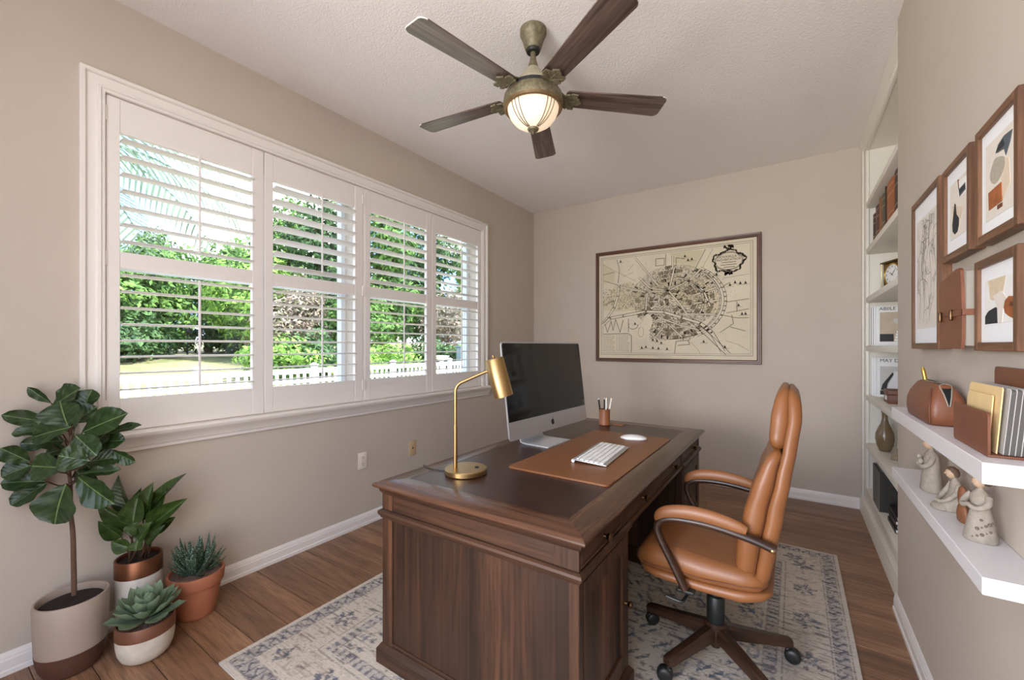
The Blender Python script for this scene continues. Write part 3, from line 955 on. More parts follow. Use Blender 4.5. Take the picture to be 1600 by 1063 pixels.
# ------------------------------------------------------------------ rug
def build_rug():
    x0, x1, y0, y1 = -1.945, 0.222, 0.752, 3.262
    step = 0.0052
    nx, ny = int((x1 - x0) / step), int((y1 - y0) / step)
    rs = np.random.RandomState(11)
    def smooth_noise(cx, cy, seed):
        r = np.random.RandomState(seed)
        gx, gy = int((x1 - x0) / cx) + 3, int((y1 - y0) / cy) + 3
        g = r.rand(gx, gy)
        ax = (np.arange(nx + 1) * step) / cx
        ay = (np.arange(ny + 1) * step) / cy
        i, fx = ax.astype(int), ax % 1
        j, fy = ay.astype(int), ay % 1
        fx = (fx * fx * (3 - 2 * fx))[:, None]; fy = (fy * fy * (3 - 2 * fy))[None, :]
        a = g[i][:, j]; b = g[i + 1][:, j]; c = g[i][:, j + 1]; d = g[i + 1][:, j + 1]
        return a * (1 - fx) * (1 - fy) + b * fx * (1 - fy) + c * (1 - fx) * fy + d * fx * fy
    U = (np.arange(nx + 1) * step)[:, None] + np.zeros((1, ny + 1))
    Vv = (np.arange(ny + 1) * step)[None, :] + np.zeros((nx + 1, 1))
    LX, LY = x1 - x0, y1 - y0
    du = np.minimum(U, LX - U); dv = np.minimum(Vv, LY - Vv)
    D = np.minimum(du, dv)
    along = np.where(du < dv, Vv, U)            # coordinate running along the border
    cream = np.array([0.55, 0.49, 0.42]); blue = np.array([0.052, 0.062, 0.10]); slate = np.array([0.15, 0.165, 0.215]); taupe = np.array([0.34, 0.28, 0.22])
    col = np.zeros((nx + 1, ny + 1, 3)) + cream
    n1 = smooth_noise(0.012, 0.012, 1); n2 = smooth_noise(0.05, 0.05, 2); n3 = smooth_noise(0.25, 0.25, 3)
    streak = smooth_noise(0.06, 0.008, 4)
    fine = rs.rand(nx + 1, ny + 1)
    def paint(mask, c, amt):
        a = (np.clip(mask, 0, 1) * amt)[..., None]
        col[:] = col * (1 - a) + c * a
    # warm patina and broken weft streaks over everything
    paint((n3 > 0.55) * (n2 > 0.4), np.array([0.52, 0.44, 0.36]), 0.5)
    paint((streak > 0.66) & (n3 > 0.30), taupe, 0.55)
    paint((streak > 0.80) & (n2 > 0.45), blue, 0.55)
    wear = (n1 * 0.6 + fine * 0.4)
    # outer guard band of small hooks
    band = (D > 0.030) & (D < 0.085)
    ph = (along % 0.052) / 0.052; q = (D - 0.030) / 0.055
    hook = (np.abs(ph - 0.5 - 0.28 * np.sin(q * 6.3)) < 0.14) | (np.abs(ph - 0.92) < 0.07)
    paint(band & (wear > 0.30), slate, 0.35)
    paint(band & hook & (wear > 0.34), blue, 0.75)
    for a, b in ((0.022, 0.028), (0.088, 0.094), (0.262, 0.268), (0.330, 0.336), (0.282, 0.286)):
        paint((D > a) & (D < b) & (wear > 0.36), blue, 0.55)
    # main border: flower clusters
    mb = (D > 0.10) & (D < 0.258)
    per = 0.30
    pa = (along % per) - per / 2; pd = D - 0.178
    rr = np.sqrt(pa ** 2 + (pd * 1.15) ** 2); th = np.arctan2(pd, pa)
    petal = (rr < 0.070 * (0.62 + 0.38 * np.cos(6 * th + 0.6))) & (rr > 0.012)
    paint(mb & petal & (wear > 0.40), blue, 0.8)
    paint(mb & (rr < 0.055) & (n1 > 0.55), slate, 0.6)
    vine = np.abs(pd - 0.045 * np.sin(along * 2 * PI / per * 2)) < 0.006
    paint(mb & vine & (rr > 0.075) & (wear > 0.45), taupe, 0.6)
    paint(mb & (n1 > 0.80), taupe, 0.6)
    # inner guard: key pattern
    ig = (D > 0.288) & (D < 0.328)
    paint(ig & (wear > 0.30), slate, 0.25)
    paint(ig & (((along % 0.036) / 0.036) < 0.42) & (wear > 0.38), blue, 0.65)
    # field: stepped diamond lattice and a medallion
    F = D > 0.345
    cu, cv = U - LX / 2, Vv - LY / 2
    su = np.round(cu / 0.045) * 0.045; sv = np.round(cv / 0.045) * 0.045
    for k, w in ((0.42, 0.02), (0.62, 0.02), (0.86, 0.02), (1.10, 0.02), (1.34, 0.02)):
        dd = np.abs(su) * 1.15 + np.abs(sv)
        edge = np.abs(np.abs(cu) * 1.15 + np.abs(cv) - k + 0.03 * np.sign(np.sin(cu * 70)) * 1.0) < w * 0.62
        paint(F & edge & (wear > 0.36), np.array([0.055, 0.085, 0.135]), 0.75)
    gx, gy = (U % 0.24) - 0.12, (Vv % 0.24) - 0.12
    r2 = np.sqrt(gx ** 2 + gy ** 2); t2 = np.arctan2(gy, gx)
    mot = (np.abs(r2 - 0.05 * (1 + 0.4 * np.cos(4 * t2))) < 0.011) & (n3 > 0.35)
    paint(F & mot & (wear > 0.42), slate, 0.7)
    paint(F & (n1 > 0.76) & (n2 > 0.45), blue, 0.55)
    paint(D < 0.02, np.array([0.58, 0.52, 0.45]), 0.8)
    col *= (0.90 + 0.16 * fine)[..., None]
    rib = 0.93 + 0.09 * (np.arange(ny + 1) % 2)
    col *= rib[None, :, None]
    zt = 0.0098 + 0.0009 * (fine - 0.5)
    verts = np.zeros(((nx + 1) * (ny + 1) + 4, 3))
    cxx, cyy = (x0 + x1) / 2, (y0 + y1) / 2
    verts[:-4, 0] = (U * LX / (nx * step) + x0 - cxx).ravel(); verts[:-4, 1] = (Vv * LY / (ny * step) + y0 - cyy).ravel(); verts[:-4, 2] = zt.ravel()
    idx = np.arange((nx + 1) * (ny + 1)).reshape(nx + 1, ny + 1)
    quads = np.stack([idx[:-1, :-1], idx[1:, :-1], idx[1:, 1:], idx[:-1, 1:]], -1).reshape(-1, 4)
    n = (nx + 1) * (ny + 1)
    verts[n:] = [(x0 - cxx, y0 - cyy, 0.0006), (x1 - cxx, y0 - cyy, 0.0006), (x1 - cxx, y1 - cyy, 0.0006), (x0 - cxx, y1 - cyy, 0.0006)]
    faces = [tuple(q) for q in quads]
    faces += [tuple([n + 1, n] + list(idx[:, 0])), tuple([n + 2, n + 1] + list(idx[-1, :])), tuple([n + 3, n + 2] + list(idx[::-1, -1])), tuple([n, n + 3] + list(idx[0, ::-1])), (n, n + 3, n + 2, n + 1)]
    me = bpy.data.meshes.new('rug')
    me.from_pydata(verts.tolist(), [], [tuple(int(i) for i in q) for q in faces])
    ca = me.color_attributes.new('weave', 'FLOAT_COLOR', 'POINT')
    buf = np.ones((n + 4, 4)); buf[:n, :3] = col.reshape(-1, 3); buf[n:, :3] = cream
    ca.data.foreach_set('color', buf.ravel())
    m, nt, b = nodes_of('rug_weave')
    at = nt.nodes.new('ShaderNodeVertexColor'); at.layer_name = 'weave'
    nt.links.new(at.outputs['Color'], b.inputs['Base Color'])
    b.inputs['Roughness'].default_value = 0.95
    b.inputs['Specular IOR Level'].default_value = 0.1
    me.materials.append(m)
    o = obj('area_rug', me, None, (cxx, cyy, 0))
    tag(o, 'cream area rug with faded navy border and lattice pattern under the desk', 'rug')
build_rug()

# ------------------------------------------------------------------ ceiling fan
FX, FY = -1.089, 1.812
fan = thing('ceiling_fan', 'five-blade ceiling fan with aged bronze body and lit glass bowl', 'ceiling fan', (FX, FY, HC))
def fl(prof): return lathe([(r, z - HC) for r, z in prof], 40)
part('canopy', fl([(0.036, 2.792), (0.040, 2.796), (0.052, 2.835), (0.062, 2.862), (0.066, 2.868), (0.066, 2.891)]), 'fan_bronze', fan)
part('collar_ring', lathe([(0.018, 2.778 - HC), (0.032, 2.778 - HC), (0.036, 2.786 - HC), (0.036, 2.793 - HC), (0.018, 2.793 - HC)], 32), 'black_plastic', fan)
part('downrod', fl([(0.027, 2.695), (0.024, 2.715), (0.017, 2.735), (0.013, 2.760), (0.013, 2.80)]), 'fan_bronze', fan)
part('motor_cover', fl([(0.118, 2.584), (0.116, 2.596), (0.092, 2.622), (0.066, 2.650), (0.044, 2.676), (0.032, 2.694), (0.027, 2.700)]), 'fan_cover', fan)
part('flywheel', fl([(0.100, 2.562), (0.128, 2.562), (0.128, 2.586), (0.100, 2.586)]), 'black_plastic', fan)
part('motor_band', fl([(0.137, 2.500), (0.147, 2.505), (0.151, 2.516), (0.149, 2.540), (0.145, 2.556), (0.136, 2.564), (0.120, 2.567), (0.09, 2.567)]), 'fan_bronze', fan)
part('bowl_rim', fl([(0.128, 2.496), (0.140, 2.488), (0.147, 2.493), (0.149, 2.505), (0.140, 2.510), (0.128, 2.508)]), 'fan_rim', fan)
bowlprof = [(0.004, 2.394), (0.030, 2.396), (0.062, 2.405), (0.092, 2.424), (0.114, 2.451), (0.126, 2.478), (0.130, 2.502)]
bowl = part('lamp_bowl', fl(bowlprof), 'lamp_bowl_glass', fan, label='glowing cream glass bowl')
for a0 in (math.radians(-17), math.radians(-101)):
    for da in (-0.17, 0.0, 0.17):
        a = a0 + da
        pts = [((r + 0.0025) * math.cos(a), (r + 0.0025) * math.sin(a), z - HC - 0.001) for r, z in bowlprof[1:]]
        bw = part('bead_wire', tube(curve_pts(pts, 4), 0.0021, 6), 'fan_bronze', bowl)
part('finial', fl([(0.003, 2.366), (0.008, 2.370), (0.007, 2.377), (0.014, 2.381), (0.026, 2.386), (0.029, 2.394), (0.022, 2.402)]), 'fan_bronze', fan)
bl_out = []
L0, L1, hw = 0.165, 0.69, 0.068
for k in range(7):
    a = PI / 2 * k / 6
    bl_out.append((L1 - 0.028 + 0.028 * math.sin(a), -hw + 0.028 - 0.028 * math.cos(a)))
for k in range(7):
    a = PI / 2 * k / 6
    bl_out.append((L1 - 0.028 + 0.028 * math.cos(a), hw - 0.028 + 0.028 * math.sin(a)))
bl_out += [(L0 + 0.01, 0.052), (L0, 0.040), (L0, -0.040), (L0 + 0.01, -0.052)]
blade_me = mesh('blade', prism(bl_out, -0.003, 0.004), 'blade_wood', 30)
edge_me = mesh('blade_edge', join(*[tube([(p[0], p[1], 0.0005) for p in bl_out[:14]] , 0.0028, 6)]), 'blade_edge', 60)
def bracket_geo():
    g = [tube(curve_pts([(0.10, 0, 0.032), (0.135, 0, 0.025), (0.165, 0, 0.004), (0.20, 0, -0.006)], 4), [0.016] * 6 + [0.014] * 7, 8, flat=(0.5, 1))]
    for (ang, ln, wd, x) in ((0.0, 0.085, 0.030, 0.165), (0.75, 0.080, 0.024, 0.160), (-0.75, 0.080, 0.024, 0.160), (1.35, 0.055, 0.018, 0.165), (-1.35, 0.055, 0.018, 0.165)):
        n = 9
        top, bot = [], []
        for i in range(n):
            t = i / (n - 1)
            w = wd * math.sin(PI * min(1, t * 0.92 + 0.08)) ** 0.8 * (1 + 0.25 * math.sin(t * 18))
            top.append((t * ln, w)); bot.append((t * ln, -w))
        poly = top + bot[::-1]
        v, f = prism(poly, -0.012, -0.004)
        c, s = math.cos(ang), math.sin(ang)
        g.append(([(x + p[0] * c - p[1] * s, p[0] * s + p[1] * c, p[2] - 0.010 * p[0] / ln) for p in v], f))
        g.append(([(x + p[0] * c - p[1] * s, p[0] * s + p[1] * c, p[2]) for p in tube([(0, 0, -0.012), (ln * 0.9, 0, -0.020)], [0.005, 0.002], 6)[0]], tube([(0, 0, 0), (1, 0, 0)], [1, 1], 6)[1]))
    return join(*g)
brk_me = mesh('bracket', bracket_geo(), 'fan_bronze', 40)
for k in range(5):
    a = math.radians(-102 + 72 * k)
    b = obj('blade', blade_me, fan, (0, 0, 2.560 - HC), None)
    b.rotation_euler = Matrix.Rotation(a, 3, 'Z').to_4x4().to_euler() if False else (math.radians(-9), 0, a)
    obj('edge_band', edge_me, b)
    obj('bracket', brk_me, fan, (0, 0, 2.562 - HC), (math.radians(-5), 0, a))
# ------------------------------------------------------------------ desk
RZ = 0.0103          # rug surface
desk = thing('executive_desk', 'dark walnut pedestal desk with brown leather inlaid top', 'desk', (-0.96, 2.065, RZ))
dx0, dx1, dy0, dy1, dz = -1.428, -0.490, 1.100, 3.030, 0.745
ix0, ix1, iy0, iy1 = -1.338, -0.600, 1.222, 2.925
tz0 = 0.724
def bev_frame(poly, m):
    return prism(poly, tz0, dz)
def mitre(a, b, c, d):
    """board with a softly rounded outer edge: a,b outer, c,d inner"""
    A, B, Cc, D = (Vector((p[0], p[1])) for p in (a, b, c, d))
    t = (B - A).normalized()
    nrm = (D - A); nrm = nrm - t * nrm.dot(t); nrm.normalize()
    prof = [(0.016, tz0), (0.004, tz0 + 0.002), (0.0, tz0 + 0.008), (0.001, tz0 + 0.013), (0.008, dz - 0.002), (0.014, dz), ]
    rings = []
    wA = (D - A).dot(nrm)
    for P, Q in ((A, D), (B, Cc)):
        ring = []
        for o, z in prof:
            p = P + (Q - P) * (o / wA)
            ring.append((p.x, p.y, z))
        ring += [(Q.x, Q.y, dz), (Q.x, Q.y, tz0)]
        rings.append(ring)
    return loft(rings)
oc = [(dx0, dy0), (dx1, dy0), (dx1, dy1), (dx0, dy1)]
ic = [(ix0, iy0), (ix1, iy0), (ix1, iy1), (ix0, iy1)]
for k in range(4):
    k2 = (k + 1) % 4
    wpart('top_board', mitre(oc[k], oc[k2], ic[k2], ic[k]), 'walnut_top_x' if k % 2 == 0 else 'walnut_top_y', desk, 30)
wpart('leather_inlay', rbox(ix0 + 0.0008, ix1 - 0.0008, iy0 + 0.0008, iy1 - 0.0008, tz0, dz - 0.0006, 0.001, 1), 'inlay_leather', desk, 0)
wpart('top_moulding', loft([[(x, y, z) for x, y in ((dx0 + o, dy0 + o), (dx1 - o, dy0 + o), (dx1 - o, dy1 - o), (dx0 + o, dy1 - o))] for o, z in ((0.030, 0.696), (0.027, 0.702), (0.022, 0.708), (0.020, 0.718), (0.014, 0.7245))]), 'walnut_x', desk, 30)
bx0_, bx1_, by0_, by1_ = -1.400, -0.522, 1.130, 3.002
P1, P2 = 1.570, 2.500
# apron carcass with the three drawers on the chair side
wpart('apron', join(box(bx0_ + 0.006, bx1_ - 0.018, by0_ + 0.006, by1_ - 0.006, 0.632, 0.700)), 'walnut_y', desk, 0)
for ya, yb in ((by0_, P1), (P2, by1_)):
    near = ya < 2
    # pedestal box, recessed behind its frame
    wpart('pedestal', box(bx0_ + 0.006, bx1_ - 0.010, ya + 0.007, yb - 0.007, 0.02, 0.632), 'walnut_bands', desk, 0)
    # frame members, proud of the pedestal
    for (xa, xb) in ((bx0_, bx0_ + 0.058), (bx1_ - 0.034, bx1_)):
        for (yq0, yq1) in ((ya, ya + 0.03), (yb - 0.03, yb)):
            wpart('corner_stile', rbox(xa, xb, yq0, yq1, 0.075, 0.612, 0.002, 1), 'walnut_z', desk, 30)
    wpart('bottom_rail', rbox(bx0_ + 0.002, bx1_ - 0.002, ya + 0.002, yb - 0.002, 0.06, 0.100, 0.002, 1), 'walnut_x', desk, 30)
    wpart('waist_moulding', loft([[(x, y, z) for x, y in ((bx0_ - o, ya - o), (bx1_ + o, ya - o), (bx1_ + o, yb + o * 0.6), (bx0_ - o, yb + o * 0.6))] for o, z in ((0.0, 0.596), (0.004, 0.600), (0.006, 0.606), (0.011, 0.612), (0.014, 0.620), (0.012, 0.628), (0.003, 0.634))]), 'walnut_x', desk, 30)
    wpart('plinth', loft([[(x, y, z) for x, y in ((bx0_ - o, ya - o), (bx1_ + o, ya - o), (bx1_ + o, yb + o), (bx0_ - o, yb + o))] for o, z in ((0.017, RZ), (0.017, 0.066), (0.010, 0.076), (0.003, 0.086), (0.0, 0.088))]), 'walnut_x', desk, 30)
    # door on the chair side
    da, db = ya + 0.034, yb - 0.020
    fx = bx1_ - 0.002
    door = wpart('door', join(rbox(fx - 0.008, fx + 0.004, da, da + 0.052, 0.104, 0.592, 0.0015, 1), rbox(fx - 0.008, fx + 0.004, db - 0.052, db, 0.104, 0.592, 0.0015, 1),
                      rbox(fx - 0.008, fx + 0.004, da + 0.052, db - 0.052, 0.104, 0.165, 0.0015, 1), rbox(fx - 0.008, fx + 0.004, da + 0.052, db - 0.052, 0.535, 0.592, 0.0015, 1)), 'walnut_z', desk, 30)
    wpart('door_panel', rbox(fx - 0.010, fx - 0.003, da + 0.056, db - 0.056, 0.169, 0.531, 0.003, 1), 'walnut_bands', door, 30)
    ky, kz = (db - 0.022, 0.345) if near else (da + 0.026, 0.345)
    wpart('knob', xf(lathe([(0.007, 0), (0.005, 0.010), (0.010, 0.016), (0.0125, 0.022), (0.010, 0.028), (0.004, 0.031)], 16), Matrix.Translation((fx + 0.003, ky, kz)) @ Matrix.Rotation(PI / 2, 4, 'Y')), 'old_brass', door)
# side frames of the apron at the two ends
for yq, s in ((by0_, 1), (by1_, -1)):
    ye = yq + s * 0.010
    lo_, hi_ = min(yq, ye), max(yq, ye)
    for xa, xb in ((bx0_, bx0_ + 0.060), (bx1_ - 0.085, bx1_)):
        wpart('apron_stile', rbox(xa, xb, lo_, hi_, 0.634, 0.698, 0.0015, 1), 'walnut_z', desk, 30)
for yq, s_ in ((by0_ + 0.0035, 1), (by1_ - 0.0055, -1)):
    wpart('apron_panel', box(bx0_ + 0.060, bx1_ - 0.085, yq, yq + 0.002, 0.634, 0.698), 'walnut_x', desk, 0)
wpart('modesty_panel', box(bx0_ + 0.004, bx0_ + 0.022, P1, P2, 0.10, 0.632), 'walnut_bands', desk, 0)
wpart('apron_stile', rbox(bx1_ - 0.02, bx1_, by0_ + 0.011, 1.142, 0.634, 0.698, 0.001, 1), 'walnut_z', desk, 30)
for ya in (1.505, 2.485):
    wpart('drawer_divider', rbox(bx1_ - 0.018, bx1_ + 0.001, ya, ya + 0.022, 0.632, 0.699, 0.001, 1), 'walnut_z', desk, 30)
wpart('drawer_rail', rbox(bx1_ - 0.03, bx1_ + 0.006, P1 + 0.010, P2 - 0.010, 0.612, 0.634, 0.004, 2), 'walnut_y', desk, 30)
for ya, yb, ks in ((1.145, 1.503, (1.335,)), (1.529, 2.483, (1.765, 2.300)), (2.509, 2.990, (2.800,))):
    dr = wpart('drawer', join(rbox(bx1_ - 0.018, bx1_ - 0.004, ya + 0.002, yb - 0.002, 0.637, 0.695, 0.001, 1)), 'walnut_y', desk, 30)
    wpart('drawer_lip', join(rbox(bx1_ - 0.006, bx1_, ya + 0.002, yb - 0.002, 0.637, 0.645, 0.0015, 1), rbox(bx1_ - 0.006, bx1_, ya + 0.002, yb - 0.002, 0.687, 0.695, 0.0015, 1),
                             rbox(bx1_ - 0.006, bx1_, ya + 0.002, ya + 0.010, 0.645, 0.687, 0.0015, 1), rbox(bx1_ - 0.006, bx1_, yb - 0.010, yb - 0.002, 0.645, 0.687, 0.0015, 1)), 'walnut_y', dr, 30)
    for ky in ks:
        wpart('knob', xf(lathe([(0.008, 0), (0.006, 0.010), (0.012, 0.016), (0.0145, 0.023), (0.011, 0.029), (0.004, 0.032)], 16), Matrix.Translation((bx1_ - 0.005, ky, 0.666)) @ Matrix.Rotation(PI / 2, 4, 'Y')), 'old_brass', dr)

# ------------------------------------------------------------------ things on the desk
TZ = 0.7452
# desk pad
pad = thing('desk_pad', 'tan leather desk pad under the keyboard and mouse', 'desk pad', (-0.835, 2.085, TZ))
def pad_poly(x0, x1, y0, y1, r):
    return [((x0 + x1) / 2 + p[0], (y0 + y1) / 2 + p[1]) for p in rring((x1 - x0) / 2, (y1 - y0) / 2, r, 6)]
wpart('sheet', prism(pad_poly(-1.085, -0.603, 1.575, 2.595, 0.022), TZ, TZ + 0.0045), 'pad_leather', pad, 30)
wpart('edge_strip', prism(pad_poly(-1.084, -0.604, 1.576, 1.668, 0.021), TZ + 0.0046, TZ + 0.0072), 'pad_leather', pad, 30)
wpart('seam', tube([(-1.083, 1.669, TZ + 0.0052), (-0.605, 1.669, TZ + 0.0052)], 0.0014, 6), 'pad_seam', pad)
PZ = TZ + 0.0046
# keyboard: columns along the desk
kb = thing('keyboard', 'white and silver wireless keyboard on the leather pad', 'keyboard', (-0.800, 2.010, PZ), math.radians(4))
kl, kw = 0.405, 0.165      # along y, along x (typing side toward +x)
tilt = math.radians(-3.5)
RT = Matrix.Translation((0, 0, 0.010)) @ Matrix.Rotation(-tilt, 4, 'Y')
part('base_plate', xf(rbox(-kw / 2, kw / 2, -kl / 2, kl / 2, -0.003, 0.003, 0.002, 2), RT), 'aluminium', kb)
part('battery_tube', xf(tube([(-kw / 2 + 0.004, -kl / 2, -0.006), (-kw / 2 + 0.004, kl / 2, -0.006)], 0.0085, 14), RT), 'alu_bright', kb)
part('front_foot', rbox(kw / 2 - 0.012, kw / 2 - 0.004, -kl / 2 + 0.01, kl / 2 - 0.01, 0.0, 0.004, 0.001, 1), 'black_plastic', kb)
KEYS = {}
def key(w, d, x, yy):
    kk = (round(w, 4), round(d, 4))
    if kk not in KEYS:
        KEYS[kk] = mesh('key', rbox(-d / 2, d / 2, -w / 2, w / 2, 0, 0.0042, 0.0012, 1), 'key_white', 0)
    M = RT @ Matrix.Translation((x, yy, 0.0031))
    o = obj('key', KEYS[kk], kb)
    o.location = M.to_translation(); o.rotation_euler = M.to_euler()
u = (kl - 0.012) / 14.0
rows = [([1] * 14, 0.016), ([1] * 13 + [1], 0.0235), ([1.5] + [1] * 11 + [1.5], 0.0235), ([1.75] + [1] * 10 + [2.25], 0.0235), ([2.25] + [1] * 9 + [2.75], 0.0235), ([1, 1, 1, 1.25, 5.5, 1.25, 1, 1, 1], 0.0235)]
xr = -kw / 2 + 0.016
for ws, d in rows:
    s = 14.0 / sum(ws)
    yy = -kl / 2 + 0.006
    for w in ws:
        ww = w * s * u
        key(ww - 0.0032, d - 0.0032, xr + d / 2, yy + ww / 2)
        yy += ww
    xr += d
# mouse
def mouse_geo():
    rings = []
    L, Wd = 0.150, 0.085
    n = 13
    V = []
    for i in range(n):
        t = -1 + 2 * i / (n - 1)
        t2 = math.sin(t * PI / 2)
        hw_ = Wd / 2 * max(0.02, (1 - abs(t2) ** 3.2)) ** (1 / 3.2)
        top = 0.006 + 0.018 * max(0, 1 - (t2 * 0.98) ** 2) ** 0.75
        ring = []
        for k in range(17):
            a = PI * k / 16
            ring.append((t2 * L / 2, hw_ * math.cos(a), 0.0035 + (top - 0.0035) * math.sin(a) ** 0.7))
        rings.append(ring)
    g = loft(rings, False, False)
    return g
ms = thing('computer_mouse', 'white wireless mouse on the leather pad beyond the keyboard', 'mouse', (-0.790, 2.470, PZ), math.radians(12))
part('shell', mouse_geo(), 'mouse_white', ms, 60)
part('underside', prism([(0.070 * math.copysign(abs(math.cos(a)) ** 0.6, math.cos(a)), 0.040 * math.copysign(abs(math.sin(a)) ** 0.6, math.sin(a))) for a in [2 * PI * k / 28 for k in range(28)]], 0.0, 0.0055), 'aluminium', ms)

# all-in-one computer
ang = math.atan2(-0.050, 0.864)
mon = thing('desktop_computer', 'large all-in-one computer with dark screen and silver chin', 'computer', (-1.200, 2.235, TZ), ang)
Wm, Hm, thk = 0.866, 0.527, 0.012
tl = math.atan2(0.062, 0.524)
MT = Matrix.Translation((0, 0, 0.055)) @ Matrix.Rotation(-tl, 4, 'Y')
ringm = [(p[0], p[1] + Hm / 2) for p in rring(Wm / 2, Hm / 2, 0.018, 6)]
shell_r = []
for x, sc in ((-0.060, 0.30), (-0.050, 0.60), (-0.026, 0.90), (-thk, 0.988), (-0.002, 1.0), (0.0, 0.996)):
    shell_r.append([tuple(MT @ Vector((x, p[0] * sc, Hm / 2 + (p[1] - Hm / 2) * sc))) for p in ringm])
part('housing', loft(shell_r), 'aluminium', mon, 40)
ch = 0.098
scr = [(-Wm / 2 + 0.008, ch), (Wm / 2 - 0.008, ch), (Wm / 2 - 0.008, Hm - 0.018), (Wm / 2 - 0.016, Hm - 0.008), (-Wm / 2 + 0.016, Hm - 0.008), (-Wm / 2 + 0.008, Hm - 0.018)]
part('screen', xf(prism(scr, 0.0002, 0.0016, 'x'), MT), 'screen_glass', mon, 0, 'switched-off black screen')
# apple-shaped emblem on the chin
def blob(pts):
    return pts
ap = []
R0 = 0.017
for k in range(40):
    a = 2 * PI * k / 40 + PI / 2
    r = R0 * (1.0 - 0.10 * math.exp(-((math.sin(a) - 1) ** 2) / 0.02) - 0.07 * math.exp(-((math.sin(a) + 1) ** 2) / 0.01))
    xq, zq = r * math.cos(a) * 0.96, r * math.sin(a) * 1.06
    bx, bz = xq - 0.0175, zq - 0.002
    if bx * bx + bz * bz < 0.0072 ** 2:
        dq = math.hypot(bx, bz); xq, zq = 0.0175 + bx / dq * 0.0072, 0.002 + bz / dq * 0.0072
    ap.append((xq, zq))
leafp = [(0.000, 0.0195), (0.001, 0.0245), (0.0045, 0.0275), (0.0075, 0.0285), (0.0068, 0.0245), (0.004, 0.0210)]
lg = join(prism([(p[0], p[1] + 0.046) for p in ap], 0.0002, 0.0010, 'x'), prism([(p[0], p[1] + 0.046) for p in leafp], 0.0002, 0.0010, 'x'))
part('emblem', xf(lg, MT), 'logo_black', mon, 0, 'black fruit-shaped emblem')
# bent plate stand
sp = curve_pts([(-0.050, 0, 0.230), (-0.066, 0, 0.150), (-0.080, 0, 0.060), (-0.080, 0, 0.018), (-0.060, 0, 0.0050), (0.0, 0, 0.0035), (0.112, 0, 0.0035)], 6)
yc = -0.115
stand = []
for i, p in enumerate(sp):
    h = 0.110 + 0.012 * (i / (len(sp) - 1))
    e = 0.0032
    tx = Vector(sp[min(i + 1, len(sp) - 1)]) - Vector(sp[max(i - 1, 0)])
    nn = Vector((-tx.z, 0, tx.x)).normalized() * e
    stand.append([(p[0] + nn.x, yc - h, p[2] + nn.z), (p[0] + nn.x, yc + h, p[2] + nn.z), (p[0] - nn.x, yc + h, p[2] - nn.z), (p[0] - nn.x, yc - h, p[2] - nn.z)])
part('stand', loft(stand), 'alu_bright', mon, 40)

# desk lamp
lampb = (-1.190, 1.410)
dl = thing('desk_lamp', 'brushed brass desk lamp with tilted cylinder shade', 'lamp', (lampb[0], lampb[1], TZ))
part('base', lathe([(0.088, 0), (0.092, 0.003), (0.092, 0.020), (0.089, 0.0235), (0.003, 0.0235)], 48), 'brass', dl)
cy_, sy_ = math.cos(math.atan(440 / 655.0)), math.sin(math.atan(440 / 655.0))
def lp(r, z): return (cy_ * r, sy_ * r, z)      # along the lamp's arm
stem = [lp(-0.046, 0.022), lp(-0.046, 0.20)]
part('lower_stem', tube([lp(-0.046, 0.022), lp(-0.046, 0.21)], 0.0092, 16), 'brass', dl)
arm = [lp(-0.046, 0.20), lp(-0.046, 0.30), lp(-0.046, 0.355)] + [lp(-0.046 + 0.045 * (1 - math.cos(a)) , 0.355 + 0.045 * math.sin(a)) for a in (0.3, 0.6, 0.9, 1.1)]
end = arm[-1]
arm += [lp(0.03, 0.418), lp(0.098, 0.447)]
part('arm', tube(arm, 0.0072, 14), 'brass', dl)
ax0, ax1 = Vector(lp(0.122, 0.500)), Vector(lp(0.166, 0.335))
dirn = (ax1 - ax0); ln = dirn.length
Q = dirn.normalized().to_track_quat('Z', 'Y').to_matrix().to_4x4()
SM = Matrix.Translation(ax0) @ Q
part('shade', xf(lathe([(0.005, 0.0), (0.040, 0.0), (0.0425, 0.003), (0.0425, ln), (0.0395, ln), (0.0395, 0.008), (0.004, 0.008)], 40, cap=False), SM), 'brass', dl)
part('shade_finial', xf(lathe([(0.002, -0.016), (0.006, -0.014), (0.006, -0.002), (0.004, 0.002)], 14), SM), 'brass', dl)
part('bulb', xf(lathe([(0.004, 0.02), (0.014, 0.03), (0.016, 0.06), (0.022, 0.09), (0.02, 0.11), (0.006, 0.125)], 16), SM), 'pen_white', dl)
part('switch', rbox(0.030, 0.046, 0.022, 0.034, 0.0235, 0.0275, 0.001, 1), 'black_plastic', dl)
part('cord', tube(curve_pts([(-0.085, -0.02, 0.004), (-0.105, -0.04, 0.0022), (-0.14, -0.045, 0.0018), (-0.19, -0.04, 0.0018), (-0.232, -0.02, 0.0018), (-0.2415, -0.018, -0.006), (-0.2425, -0.018, -0.05)], 5), 0.0018, 6), 'black_plastic', dl)

